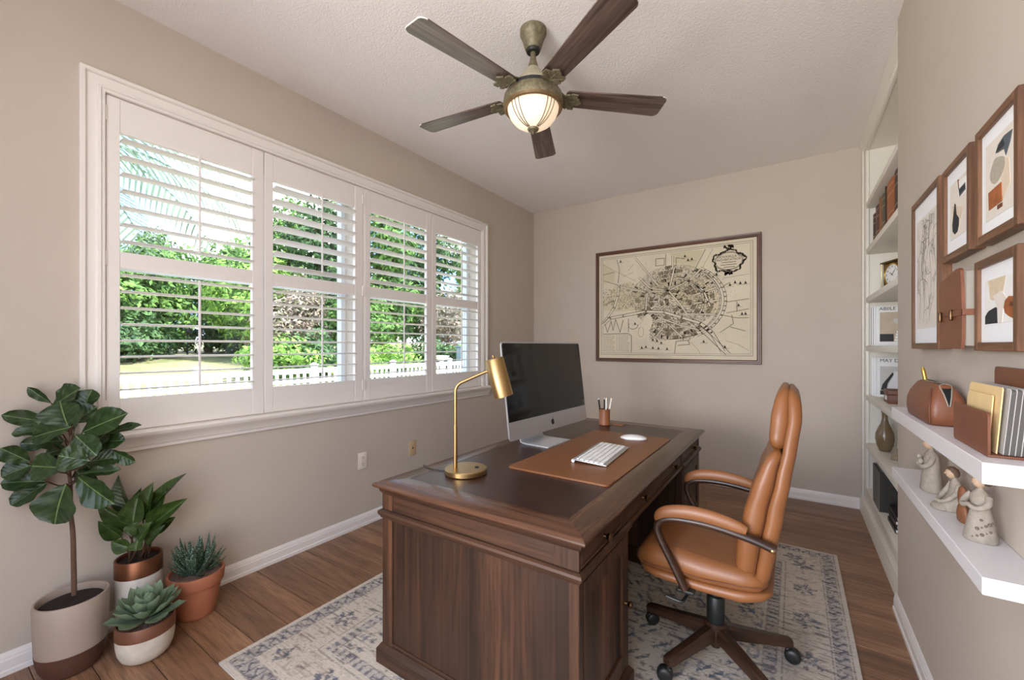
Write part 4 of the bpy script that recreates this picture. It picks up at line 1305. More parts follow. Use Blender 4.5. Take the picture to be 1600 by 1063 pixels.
# pen cup and pens
cupc = (-1.105, 2.815)
solo('pen_cup', lathe([(0.036, 0), (0.039, 0.002), (0.039, 0.012), (0.0375, 0.014), (0.0375, 0.112), (0.034, 0.112), (0.034, 0.008), (0.002, 0.008)], 28, True, (cupc[0], cupc[1], TZ)), 'cup_leather', 'tan leather pen cup at the far end of the desk', 'pen cup', base=(cupc[0], cupc[1], TZ))
PENS = [(-0.018, -0.016, -0.16, -0.05, 'pen_black', 0.185, 'black pen leaning outward in the pen cup, leftmost'), (-0.004, 0.008, 0.00, 0.02, 'pen_black', 0.182, 'black pen standing upright in the pen cup'),
        (0.010, -0.004, 0.04, 0.06, 'pen_white', 0.195, 'clear white pen standing in the middle of the pen cup'), (0.018, 0.010, 0.22, 0.10, 'pen_white', 0.197, 'white pencil leaning right in the pen cup')]
for (px, py, tx, ty, m, L, lab) in PENS:
    t = thing('pen' if 'pencil' not in lab else 'pencil', lab, 'pen', (cupc[0] + px, cupc[1] + py, TZ + 0.009), 0, 'pens in the leather cup')
    top = (cy_ * tx * L * 0.7 - sy_ * ty * 0.05, sy_ * tx * L * 0.7 + cy_ * ty * 0.05, L * (1 - 0.5 * tx * tx))
    b0 = (-top[0] * 0.10, -top[1] * 0.10, 0)
    top = (max(-0.03 - px * 0, top[0]), top[1], top[2])
    part('barrel', tube([b0, tuple(Vector(b0).lerp(Vector(top), 0.93))], 0.0058, 10), m, t)
    part('tip', tube([tuple(Vector(b0).lerp(Vector(top), 0.93)), top], [0.0054, 0.0014], 10), 'aluminium' if m == 'pen_black' else 'brass', t)
solo('leather_tab', prism(pad_poly(-1.075, -0.985, 2.845, 2.905, 0.012), TZ, TZ + 0.004), 'cup_leather', 'small tan leather coaster beside the pen cup', 'coaster')

# ------------------------------------------------------------------ office chair (faces the desk, -x)
CHX, CHY = -0.270, 1.925
chair = thing('office_chair', 'tan leather high-back office chair with dark wood arms and base', 'chair', (CHX, CHY, RZ))
def cx(g): return mv(g, -CHX, -CHY, -RZ)
def interp(tab, t):
    for i in range(len(tab) - 1):
        if t <= tab[i + 1][0]:
            a, b = tab[i], tab[i + 1]
            w = (t - a[0]) / (b[0] - a[0])
            w = max(0, min(1, w)); w = w * w * (3 - 2 * w) * 0.5 + w * 0.5
            return tuple(a[k] + (b[k] - a[k]) * w for k in range(1, len(a)))
    return tab[-1][1:]
def slab(z0, z1, front, rear, half, r, n=16, bow=0.0, puff=0.0, endr=0.02):
    """loft along z; front/rear/half are tables over z"""
    rings = []
    for i in range(n + 1):
        t = i / n
        z = z0 + (z1 - z0) * t
        f, = interp(front, z); b, = interp(rear, z); h, = interp(half, z)
        d = min(z - z0, z1 - z)
        k = 1.0 if d >= endr else math.sqrt(max(0.0, 1 - (1 - d / endr) ** 2))
        sh = 0.40 + 0.60 * k
        c = (f + b) / 2; hx = (b - f) / 2 * sh; hy = h - endr * 0.9 * (1 - k)
        ring = []
        for (px, py) in rring(hx, hy, min(r, hx * 0.95), 6):
            q = py / max(hy, 1e-6)
            xx = c + px - bow * (q * q)
            if px < 0: xx -= puff * (1 - q * q)
            ring.append((xx, CHY + py, z))
        rings.append(ring)
    return loft(rings)
rear_t = [(0.43, -0.062), (0.50, -0.040), (0.60, -0.022), (0.72, -0.002), (0.84, 0.018), (0.95, 0.036), (1.05, 0.050), (1.10, 0.048), (1.145, 0.036)]
mid_t = [(0.43, -0.100), (0.50, -0.085), (0.60, -0.072), (0.72, -0.052), (0.84, -0.026), (0.95, -0.004), (1.05, 0.010), (1.10, 0.010), (1.145, 0.008)]
front_t = [(0.43, -0.135), (0.50, -0.150), (0.60, -0.145), (0.70, -0.125), (0.80, -0.098), (0.88, -0.068), (0.925, -0.045), (0.95, -0.03)]
half_t = [(0.43, 0.215), (0.50, 0.235), (0.62, 0.245), (0.80, 0.240), (0.95, 0.225), (1.05, 0.205), (1.145, 0.17)]
shrink = lambda tab, d: [(z, v - d) for z, v in tab]
part('back_shell', cx(slab(0.440, 1.146, mid_t, rear_t, half_t, 0.03, 26, bow=0.03, endr=0.035)), 'chair_leather', chair, 60)
part('back_cushion', cx(slab(0.448, 0.940, front_t, [(z, v + 0.004) for z, v in mid_t], shrink(half_t, 0.004), 0.034, 24, bow=0.03, puff=0.012, endr=0.045)), 'chair_leather', chair, 60)
head_f = [(0.925, -0.040), (0.97, -0.050), (1.05, -0.046), (1.10, -0.036), (1.15, -0.020)]
part('headrest', cx(slab(0.932, 1.152, head_f, [(z, v + 0.006) for z, v in mid_t], shrink(half_t, 0.012), 0.032, 14, bow=0.026, puff=0.012, endr=0.05)), 'chair_leather', chair, 60)
# piping along both sides of the back
for s in (-1, 1):
    for tab, dh in ((mid_t, 0.0), (front_t, -0.026)):
        pts = []
        for i in range(15):
            z = 0.47 + (0.905 - 0.47) * i / 14
            f, = interp(tab, z); h, = interp(half_t, z)
            off = 0.030 if tab is mid_t else 0.026
            pts.append((f - off * (0.99 if tab is mid_t else 0.86) + (0.0 if tab is mid_t else 0.012), CHY + s * (h + dh + 0.0005), z))
        part('piping', cx(tube(pts, 0.0022, 6)), 'chair_piping', chair, 60)
def seat_slab(x0, x1, top, bot, half, r, n=18, endr=0.05, crown=0.0):
    rings = []
    for i in range(n + 1):
        t = i / n
        x = x0 + (x1 - x0) * t
        tz_, = interp(top, x); bz, = interp(bot, x); h, = interp(half, x)
        d = min(x - x0, x1 - x)
        k = 1.0 if d >= endr else math.sqrt(max(0.0, 1 - (1 - d / endr) ** 2))
        c = (tz_ + bz) / 2; hz = (tz_ - bz) / 2 * (0.35 + 0.65 * k); hy = h - 0.03 * (1 - k)
        ring = []
        for (py, pz) in rring(hy, hz, min(r, hz * 0.95), 7):
            q = py / hy
            ring.append((x, CHY + py, c + pz + (crown * (1 - q * q) if pz > 0 else 0)))
        rings.append(ring)
    return loft(rings)
st_top = [(-0.545, 0.470), (-0.48, 0.505), (-0.38, 0.515), (-0.25, 0.505), (-0.12, 0.500), (-0.07, 0.49)]
st_bot = [(-0.545, 0.405), (-0.48, 0.408), (-0.30, 0.415), (-0.07, 0.430)]
st_half = [(-0.545, 0.215), (-0.46, 0.245), (-0.30, 0.258), (-0.15, 0.255), (-0.07, 0.235)]
part('seat_cushion', cx(seat_slab(-0.545, -0.075, st_top, st_bot, st_half, 0.045, crown=0.012)), 'chair_leather', chair, 60)
part('seat_base', cx(seat_slab(-0.530, -0.060, [(-0.53, 0.418), (-0.3, 0.420), (-0.06, 0.436)], [(-0.53, 0.388), (-0.30, 0.384), (-0.16, 0.388), (-0.06, 0.410)], [(-0.53, 0.205), (-0.45, 0.243), (-0.15, 0.252), (-0.06, 0.22)], 0.02, endr=0.03)), 'chair_leather', chair, 60)
for s in (-1, 1):
    part('piping', cx(tube([(x, CHY + s * (interp(st_half, x)[0] + 0.0005), interp(st_bot, x)[0] + 0.030) for x in [-0.50 + 0.41 * i / 12 for i in range(13)]], 0.002, 6)), 'chair_piping', chair, 60)
part('seat_pan', cx(rbox(-0.44, -0.12, CHY - 0.17, CHY + 0.17, 0.350, 0.392, 0.01)), 'black_plastic', chair)
for s in (-1, 1):
    ya = CHY + s * 0.272
    frame_c = [(-0.050, 0.618), (-0.10, 0.632), (-0.17, 0.645), (-0.26, 0.655), (-0.35, 0.653), (-0.41, 0.640), (-0.436, 0.610), (-0.425, 0.565), (-0.385, 0.490), (-0.345, 0.415), (-0.335, 0.395)]
    pts = curve_pts([(x, ya, z) for x, z in frame_c], 5)
    part('arm_frame', cx(tube(pts, 0.0195, 12, flat=(0.74, 1.0))), 'chair_wood', chair, 60)
    pad_c = [(-0.428, 0.628), (-0.420, 0.652), (-0.385, 0.670), (-0.32, 0.681), (-0.25, 0.680), (-0.18, 0.670), (-0.135, 0.658)]
    pp = curve_pts([(x, ya, z) for x, z in pad_c], 5)
    rr_ = [0.012 + 0.013 * math.sin(PI * min(1, max(0, (i + 1.5) / (len(pp) + 1)))) ** 0.4 for i in range(len(pp))]
    part('armrest_pad', cx(tube(pp, rr_, 14, flat=(0.72, 1.12))), 'chair_leather', chair, 60)
    part('arm_bolt', cx(xf(lathe([(0.006, 0), (0.006, 0.004), (0.003, 0.006)], 12), Matrix.Translation((-0.058, ya + s * 0.016, 0.618)) @ Matrix.Rotation(-s * PI / 2, 4, 'X'))), 'brass', chair)
    part('arm_foot', cx(rbox(-0.365, -0.305, min(ya, CHY + s * 0.15), max(ya, CHY + s * 0.15), 0.376, 0.390, 0.004)), 'black_plastic', chair)
part('height_lever', cx(tube(curve_pts([(-0.33, CHY - 0.16, 0.362), (-0.34, CHY - 0.27, 0.352), (-0.36, CHY - 0.285, 0.352), (-0.40, CHY - 0.285, 0.356)], 4), 0.006, 8)), 'black_plastic', chair)
part('gas_lift', cx(mv(lathe([(0.030, 0.125), (0.034, 0.130), (0.034, 0.255), (0.030, 0.262), (0.022, 0.264), (0.022, 0.36)], 24), CHX, CHY, 0)), 'black_plastic', chair)
part('hub', cx(mv(lathe([(0.018, 0.050), (0.020, 0.055), (0.020, 0.085), (0.044, 0.088), (0.046, 0.145), (0.036, 0.155)], 24), CHX, CHY, 0)), 'chair_wood', chair)
def arm_geo():
    rings = []
    for t in (0.0, 0.25, 0.5, 0.75, 0.97, 1.0):
        r = 0.02 + 0.275 * t
        h = 0.028 * (1 - 0.48 * t); w = 0.024 * (1 - 0.18 * t)
        zc = 0.122 - 0.030 * t
        if t == 1.0: w *= 0.8; h *= 0.8
        rings.append([(r, w, zc - h), (r, w, zc + h * 0.55), (r, w * 0.55, zc + h), (r, -w * 0.55, zc + h), (r, -w, zc + h * 0.55), (r, -w, zc - h)])
    return loft(rings)
leg_me = mesh('base_leg', mv(arm_geo(), 0, 0, -RZ), 'chair_wood', 35)
wheel = mesh('wheel', xf(lathe([(0.006, -0.020), (0.022, -0.020), (0.028, -0.014), (0.0295, -0.006), (0.0295, 0.006), (0.028, 0.014), (0.022, 0.020), (0.006, 0.020)], 24), Matrix.Rotation(PI / 2, 4, 'X')), 'black_plastic', 50)
hood = mesh('caster', join(tube([(0, 0, 0.050), (0, 0, 0.082)], 0.008, 8), rbox(-0.018, 0.014, -0.011, 0.011, 0.036, 0.058, 0.006, 2)), 'black_plastic', 50)
for k, a in enumerate((171, 243, 315, 27, 99)):
    a = math.radians(a)
    lg_ = obj('base_leg', leg_me, chair, (0, 0, 0), (0, 0, a))
    cs = obj('caster', hood, chair, (0.286 * math.cos(a), 0.286 * math.sin(a), 0.0), (0, 0, a + (0.9, 2.2, 0.4, 2.6, 1.0)[k]))
    obj('wheel', wheel, cs, (-0.012, 0, 0.0297))

# ------------------------------------------------------------------ potted plants
YAW = math.atan(440 / 655.0)
RV = Vector((math.cos(YAW), math.sin(YAW), 0)); FV = Vector((-math.sin(YAW), math.cos(YAW), 0))
def spot(px, py, f):
    """point of the room that the photograph shows at (px, py), f metres along the view"""
    u = (px - 800) / 655.0
    f = min(f, 2.545 / (math.sin(YAW) - u * math.cos(YAW)))      # never behind the window wall
    return Vector((0, 0, 1.30)) + FV * f + RV * ((px - 800) / 655.0 * f) + Vector((0, 0, -(py - 541) / 655.0 * f))

def leaf_mesh(name, m, shape, fold=0.10, droop=0.10, wave=0.02, nx=12, ny=6):
    V, F = [], []
    for i in range(nx + 1):
        t = i / nx
        w = shape(t)
        for j in range(-ny, ny + 1):
            q = j / ny
            z = fold * abs(q) ** 1.3 * w * 2 - droop * (t * t) + wave * math.sin(t * 17 + q * 2) * abs(q)
            V.append((t, q * w, z))
    m_ = 2 * ny + 1
    for i in range(nx):
        for j in range(m_ - 1):
            F.append((i * m_ + j, (i + 1) * m_ + j, (i + 1) * m_ + j + 1, i * m_ + j + 1))
    me = raw_mesh(name, (V, F), m)
    me.polygons.foreach_set('use_smooth', [True] * len(me.polygons))
    return me
fig_shape = lambda t: 0.5 * (math.sin(PI * min(1, t ** 1.15)) ** 0.62) * (0.62 + 0.45 * t) if 0 < t < 1 else 0.012
spear_shape = lambda t: 0.5 * math.sin(PI * t ** 0.85) ** 0.8 * (1.05 - 0.25 * t) if 0 < t < 1 else 0.01
FIGL = [leaf_mesh('leaf', 'fig_leaf', fig_shape, 0.16, d, w) for d, w in ((0.10, 0.03), (0.02, 0.045), (0.18, 0.025))]
SPRL = [leaf_mesh('leaf', 'broad_leaf', spear_shape, 0.30, d, 0.015) for d in (0.06, 0.16)]

def place_leaf(me, root, B, T, width, face, name='leaf'):
    B = Vector(B); T = Vector(T)
    x = (T - B); L = x.length; x.normalize()
    n = (face - x * face.dot(x)).normalized()
    y = n.cross(x)
    o = obj(name, me, root)
    M = Matrix((x, y, n)).transposed().to_4x4()
    o.location = B - Vector(root.location)
    o.rotation_euler = M.to_euler()
    o.scale = (L, width, (L + width) / 2)
    return o

# fiddle-leaf fig
fx_, fy_ = -2.432, 0.417
fig = thing('fiddle_leaf_fig', 'tall fiddle-leaf fig in a taupe and brown pot', 'plant', (fx_, fy_, 0))
part('pot', lathe([(0.069, 0.0), (0.083, 0.006), (0.094, 0.03), (0.101, 0.06), (0.1055, 0.0925), (0.1075, 0.14), (0.110, 0.22), (0.111, 0.282), (0.109, 0.288), (0.103, 0.288), (0.101, 0.282), (0.099, 0.255), (0.003, 0.255)], 48), 'pot_taupe', fig)
part('pot_base', lathe([(0.0695, -0.0002), (0.0840, 0.006), (0.0952, 0.03), (0.1022, 0.06), (0.1064, 0.092), (0.104, 0.094)], 48), 'pot_brown', fig, label='brown dipped lower third of the pot')
part('soil', lathe([(0.098, 0.250), (0.096, 0.262), (0.05, 0.268), (0.002, 0.270)], 32), 'soil', fig)
f0 = 1.70
def fp(cx, cy, df=0.0): return spot(cx / 4.25, 590 + cy / 4.25, f0 + df)
tb = Vector((fx_, fy_, 0.262))
tk = [tb, fp(485, 1060, 0), fp(470, 900, 0.01), fp(468, 720, 0), fp(455, 560, 0.01), fp(470, 420, 0.0), fp(470, 330, 0)]
tk[0] = spot(116, 930, 1.70)
part('trunk', mv(tube(curve_pts([tuple(p) for p in tk], 6), [0.0088 - 0.0042 * i / 36 for i in range(37)], 10), -fx_, -fy_, 0), 'trunk_bark', fig, 60)
FIG = [  # base, tip, width (crop pixels), depth of base and tip
    (340, 170, 180, 68, 60, 0.04, 0.07), (355, 185, 530, 68, 150, 0.05, 0.06), (560, 200, 595, 78, 140, 0.06, 0.07), (455, 330, 380, 165, 230, -0.02, -0.04), (345, 300, 8, 250, 95, 0.03, 0.02),
    (550, 365, 800, 240, 165, -0.01, -0.03), (490, 370, 552, 215, 75, -0.03, -0.05), (460, 315, 75, 380, 95, 0.02, 0.05), (475, 330, 185, 390, 150, -0.02, -0.06), (700, 375, 930, 312, 60, 0.04, 0.05),
    (495, 380, 640, 520, 150, -0.04, -0.05), (600, 480, 700, 345, 150, 0.0, 0.02), (650, 430, 822, 415, 110, 0.03, 0.04), (200, 560, 2, 470, 110, 0.0, -0.01), (330, 440, 135, 440, 90, 0.05, 0.08),
    (430, 600, 190, 590, 165, -0.05, -0.07), (600, 555, 385, 520, 160, -0.06, -0.09), (600, 560, 800, 520, 110, 0.02, 0.05), (740, 485, 888, 568, 90, 0.05, 0.06), (540, 640, 805, 612, 70, 0.0, 0.03),
    (300, 690, 4, 690, 130, 0.0, 0.01), (215, 580, 4, 655, 130, 0.03, 0.05), (320, 695, 70, 850, 125, 0.01, 0.0), (440, 705, 320, 985, 240, -0.05, -0.09), (515, 660, 735, 845, 165, -0.03, -0.04),
    (440, 470, 300, 510, 120, 0.03, 0.07), (500, 300, 620, 190, 150, 0.03, 0.05), (520, 540, 640, 640, 110, 0.05, 0.08), (430, 420, 250, 430, 120, 0.06, 0.09), (480, 560, 520, 440, 120, 0.05, 0.05),
    (460, 300, 500, 120, 130, 0.06, 0.08), (420, 380, 240, 300, 120, 0.05, 0.08), (540, 400, 720, 470, 120, 0.06, 0.08), (430, 520, 220, 640, 120, 0.05, 0.06), (500, 620, 640, 720, 110, 0.03, 0.03), (470, 260, 620, 120, 110, 0.08, 0.10)]
r = random.Random(21)
for k, (bx, by, tx, ty, w, d0, d1) in enumerate(FIG):
    B, T = fp(bx, by, d0), fp(tx, ty, d1)
    face = (-FV + Vector((0, 0, r.uniform(0.15, 0.7))) + RV * r.uniform(-0.5, 0.5)).normalized()
    lf = place_leaf(FIGL[k % 3], fig, B, T, w / 4.25 / 655 * f0 * 1.22, face)
    # petiole from the stem to the leaf
    q = fp(465, min(720, max(330, by + 60)), 0.0)
    o = Vector((fx_, fy_, 0))
    part('petiole', tube([tuple(q - o), tuple((q + B) / 2 - o + Vector((0, 0, -0.008))), tuple(B - o)], [0.0032, 0.0026, 0.0022], 6), 'leaf_stem', fig, 60)

# upright broad-leaved plant in a tall pot
zx, zy, zr, zh = -2.480, 0.639, 0.084, 0.345
zz = thing('broad_leaf_plant', 'upright dark green leafy plant in a tall white pot with copper rim', 'plant', (zx, zy, 0))
part('pot', lathe([(0.074, 0.0), (0.079, 0.004), (0.081, 0.02), (zr, zh - 0.075)], 44), 'pot_white', zz)
part('rim_band', lathe([(zr, zh - 0.075), (zr + 0.0012, zh - 0.074), (zr + 0.001, zh - 0.004), (zr - 0.001, zh), (zr - 0.006, zh), (zr - 0.008, zh - 0.004), (zr - 0.008, zh - 0.03), (0.003, zh - 0.03)], 44), 'copper_band', zz, label='shiny copper rim band')
part('soil', lathe([(zr - 0.010, zh - 0.034), (zr - 0.010, zh - 0.020), (0.04, zh - 0.014), (0.002, zh - 0.013)], 28), 'soil', zz)
f1 = 1.914
def zp(cx, cy, df=0.0): return spot(140 + cx / 3.19, 730 + cy / 3.19, f1 + df)
ZL = [(225, 235, 135, 45, 80, 0.02, 0.02), (215, 290, 235, 135, 82, -0.03, -0.03), (268, 265, 312, 78, 74, 0.0, 0.01), (310, 225, 460, 30, 50, 0.03, 0.05), (300, 275, 378, 118, 52, 0.01, 0.02), (225, 290, 30, 195, 66, 0.02, 0.0),
      (160, 350, 42, 272, 56, 0.0, -0.01), (295, 300, 465, 163, 72, -0.01, -0.02), (320, 320, 425, 250, 50, 0.02, 0.03), (245, 370, 295, 278, 74, -0.05, -0.06), (212, 345, 238, 275, 62, -0.05, -0.05), (288, 385, 362, 292, 58, -0.03, -0.03),
      (205, 405, 105, 375, 56, -0.04, -0.06), (232, 418, 236, 368, 50, -0.06, -0.06), (190, 320, 150, 230, 60, 0.04, 0.05), (262, 220, 240, 110, 66, 0.05, 0.06)]
for k, (bx, by, tx, ty, w, d0, d1) in enumerate(ZL):
    B, T = zp(bx, by, d0), zp(tx, ty, d1)
    face = (-FV + Vector((0, 0, r.uniform(0.1, 0.6))) + RV * r.uniform(-0.5, 0.5)).normalized()
    place_leaf(SPRL[k % 2], zz, B, T, w / 3.19 / 655 * f1 * 1.32, face)
    o = Vector((zx, zy, 0))
    q = Vector((zx, zy, zh - 0.018)) + (RV * ((bx - 250) / 100 * 0.04) + FV * d0 * 0.7)
    part('stem', tube([tuple(q - o), tuple(q.lerp(B, 0.5) - o), tuple(B - o)], [0.0034, 0.003, 0.0022], 6), 'leaf_stem', zz, 60)

# zebra succulent in terracotta
hx_, hy_ = -2.413, 0.837
haw = thing('zebra_succulent', 'spiky speckled succulent in a terracotta pot', 'plant', (hx_, hy_, 0))
part('pot', lathe([(0.070, 0.0), (0.074, 0.003), (0.078, 0.02), (0.1035, 0.150), (0.1035, 0.152)], 48), 'terracotta', haw)
part('pot_rim', lathe([(0.1035, 0.150), (0.110, 0.152), (0.112, 0.157), (0.1165, 0.203), (0.1145, 0.210), (0.107, 0.210), (0.104, 0.205), (0.102, 0.185), (0.003, 0.185)], 48), 'terracotta', haw)
part('gravel', lathe([(0.101, 0.180), (0.101, 0.194), (0.05, 0.199), (0.002, 0.200)], 32), 'gravel', haw)
def spike(L, w, curl):
    rings = []
    n = 8
    for i in range(n + 1):
        t = i / n
        ww = w * (0.62 + 0.9 * t - 1.52 * t * t) if t < 1 else 0.0006
        ww = max(ww, 0.0006)
        rings.append([(L * t, ww * math.cos(a), curl * L * t * t + ww * 0.62 * math.sin(a)) for a in [2 * PI * k / 8 for k in range(8)]])
    return loft(rings)
SPK = [mesh('leaf', spike(1.0, 0.115, c), 'haworthia', 60) for c in (0.18, 0.30)]
k = 0
for cnt, el, L, rad in ((10, 22, 0.135, 0.020), (11, 42, 0.165, 0.016), (9, 58, 0.175, 0.012), (7, 72, 0.165, 0.008), (4, 84, 0.14, 0.004)):
    for i in range(cnt):
        a = 2 * PI * (i + r.uniform(-.18, .18)) / cnt + k * 0.37
        e = math.radians(el + r.uniform(-6, 6))
        l = L * r.uniform(0.88, 1.08)
        o = obj('leaf', SPK[k % 2], haw, (rad * math.cos(a), rad * math.sin(a), 0.192), (0, -e, a), (l, l, l))
        k += 1

# echeveria rosette
ex, ey = -2.269, 0.607
ech = thing('rosette_succulent', 'pale green rosette succulent in a low cream pot with brown rim', 'plant', (ex, ey, 0))
part('pot', lathe([(0.058, 0.0), (0.070, 0.003), (0.081, 0.014), (0.091, 0.038), (0.0965, 0.07), (0.0980, 0.104)], 48), 'pot_cream', ech)
part('rim_band', lathe([(0.0980, 0.104), (0.0992, 0.105), (0.0990, 0.150), (0.0970, 0.155), (0.092, 0.155), (0.090, 0.150), (0.089, 0.135), (0.003, 0.135)], 48), 'band_matte', ech, label='brown glazed rim band')
part('gravel', lathe([(0.0885, 0.130), (0.0885, 0.143), (0.04, 0.148), (0.002, 0.149)], 32), 'gravel', ech)
def petal(L):
    V = []
    n, m_ = 10, 12
    rings = []
    for i in range(n + 1):
        t = i / n
        w = 0.235 * (math.sin(PI * (0.10 + 0.80 * t ** 1.25)) ** 0.75) * (0.55 + 0.75 * t) if t < 0.999 else 0.004
        if t > 0.70: w *= max(0.02, (1 - t) / 0.30) ** 0.75
        th = 0.060 * (1 - 0.6 * t)
        ring = []
        for k2 in range(m_):
            a = 2 * PI * k2 / m_
            yq = w * math.cos(a)
            ring.append((t, yq, 0.30 * t * t + 0.55 * yq * yq / 0.26 + th * math.sin(a) * (w / 0.26)))
        rings.append(ring)
    return loft(rings)
PET = mesh('leaf', petal(1.0), 'echeveria', 60)
k = 0
for cnt, el, L, rad, z in ((9, 4, 0.128, 0.016, 0.150), (8, 22, 0.124, 0.014, 0.160), (8, 38, 0.112, 0.012, 0.170), (6, 54, 0.098, 0.009, 0.178), (5, 66, 0.080, 0.006, 0.184), (3, 78, 0.060, 0.003, 0.188)):
    for i in range(cnt):
        a = 2 * PI * (i + r.uniform(-.1, .1)) / cnt + k * 0.21
        l = L * r.uniform(0.94, 1.06)
        obj('leaf', PET, ech, (rad * math.cos(a), rad * math.sin(a), z), (0, -math.radians(el), a), (l, l, l))
        k += 1

# ------------------------------------------------------------------ framed map on the back wall
mp = thing('framed_map', 'large antique city map in a thin brown frame on the back wall', 'picture', (-1.014, YB, 1.137))
MX0, MX1, MZ0, MZ1 = -1.792, -0.236, 1.137, 2.311
fw, yf = 0.036, YB - 0.028
for a, b in (((MX0, MZ0), (MX1, MZ0)), ((MX1, MZ0), (MX1, MZ1)), ((MX1, MZ1), (MX0, MZ1)), ((MX0, MZ1), (MX0, MZ0))):
    A, B = Vector(a), Vector(b)
    t = (B - A).normalized(); n = Vector((-t.y, t.x))
    rings = []
    for P, s in ((A, 1), (B, -1)):
        ring = []
        for o, yy in ((0, YB - 0.001), (0, yf + 0.004), (0.004, yf), (0.014, yf + 0.001), (0.018, yf + 0.006), (0.028, yf + 0.006), (fw, yf + 0.012), (fw, YB - 0.001)):
            q = P + n * o + t * (s * o)
            ring.append((q.x, yy, q.y))
        rings.append(ring)
    wpart('frame_bar', loft(rings), 'map_frame_x' if abs(t.x) > 0.5 else 'map_frame_z', mp, 30)
ym = YB - 0.011
wpart('map_sheet', box(MX0 + fw - 0.002, MX1 - fw + 0.002, ym, YB - 0.002, MZ0 + fw - 0.002, MZ1 - fw + 0.002), 'paper_map', mp, 0)
NX0, NX1, NZ0, NZ1 = MX0 + fw + 0.042, MX1 - fw - 0.048, MZ0 + fw + 0.055, MZ1 - fw - 0.045
class Print:
    def __init__(self, off): self.V, self.F, self.y = [], [], ym - off
    def pt(self, s, t): return (NX0 + (NX1 - NX0) * s, NZ0 + (NZ1 - NZ0) * t)
    def line(self, pts, w):
        P = [Vector(self.pt(*p)) for p in pts]
        for a, b in zip(P, P[1:]):
            d = b - a
            if d.length < 1e-6: continue
            d.normalize(); n = Vector((-d.y, d.x)) * (w / 2); e = d * (w * 0.3)
            o = len(self.V)
            for q in (a - e + n, b + e + n, b + e - n, a - e - n):
                q = Vector(q); self.V.append((q.x, self.y, q.y))
            self.F.append((o, o + 1, o + 2, o + 3))
    def poly(self, pts):
        o = len(self.V)
        for p in pts:
            q = self.pt(*p); self.V.append((q[0], self.y, q[1]))
        self.F.append(tuple(range(o, o + len(pts))))
    def build(self, name, m):
        me = raw_mesh(name, ([(p[0] + 1.014, p[1] - YB, p[2] - 1.137) for p in self.V], self.F), m)
        return obj(name, me, mp)
def ell(cx, cy, rx, ry, a0, a1, n=24):
    return [(cx + rx * math.cos(math.radians(a0 + (a1 - a0) * i / n)), cy + ry * math.sin(math.radians(a0 + (a1 - a0) * i / n))) for i in range(n + 1)]
def dbl(pr, pts, gap, w):
    P = [Vector(p) for p in pts]
    L1, L2 = [], []
    for i, p in enumerate(P):
        d = (P[min(i + 1, len(P) - 1)] - P[max(i - 1, 0)]).normalized()
        n = Vector((-d.y, d.x)) * gap / 2
        L1.append(tuple(p + n)); L2.append(tuple(p - n))
    pr.line(L1, w); pr.line(L2, w)
tint, ink_l, ink, road, line2 = Print(0.0003), Print(0.0006), Print(0.0010), Print(0.0015), Print(0.0020)
rr = random.Random(5)
AS = (NX1 - NX0) / (NZ1 - NZ0)
for q in (((0.12, 0.62, 0.24, 0.44, 0.33)), (0.25, 0.62, 0.30, 0.6, 0.5), (0.55, 0.55, 0.28, 0.3, 0.3)):
    pass
tint.poly([(0.0, 0.55), (0.10, 0.72), (0.22, 0.74), (0.34, 0.62), (0.34, 0.44), (0.12, 0.44), (0.0, 0.46)])
tint.poly([(0.55, 0.78), (0.72, 0.70), (0.82, 0.52), (0.80, 0.36), (0.66, 0.40), (0.52, 0.56), (0.36, 0.60), (0.36, 0.70)])
tint.poly([(0.60, 0.99), (0.72, 0.98), (0.66, 0.82), (0.52, 0.90), (0.50, 0.99)])
tint.poly([(0.0, 0.97), (0.10, 0.86), (0.09, 0.76), (0.0, 0.74)])
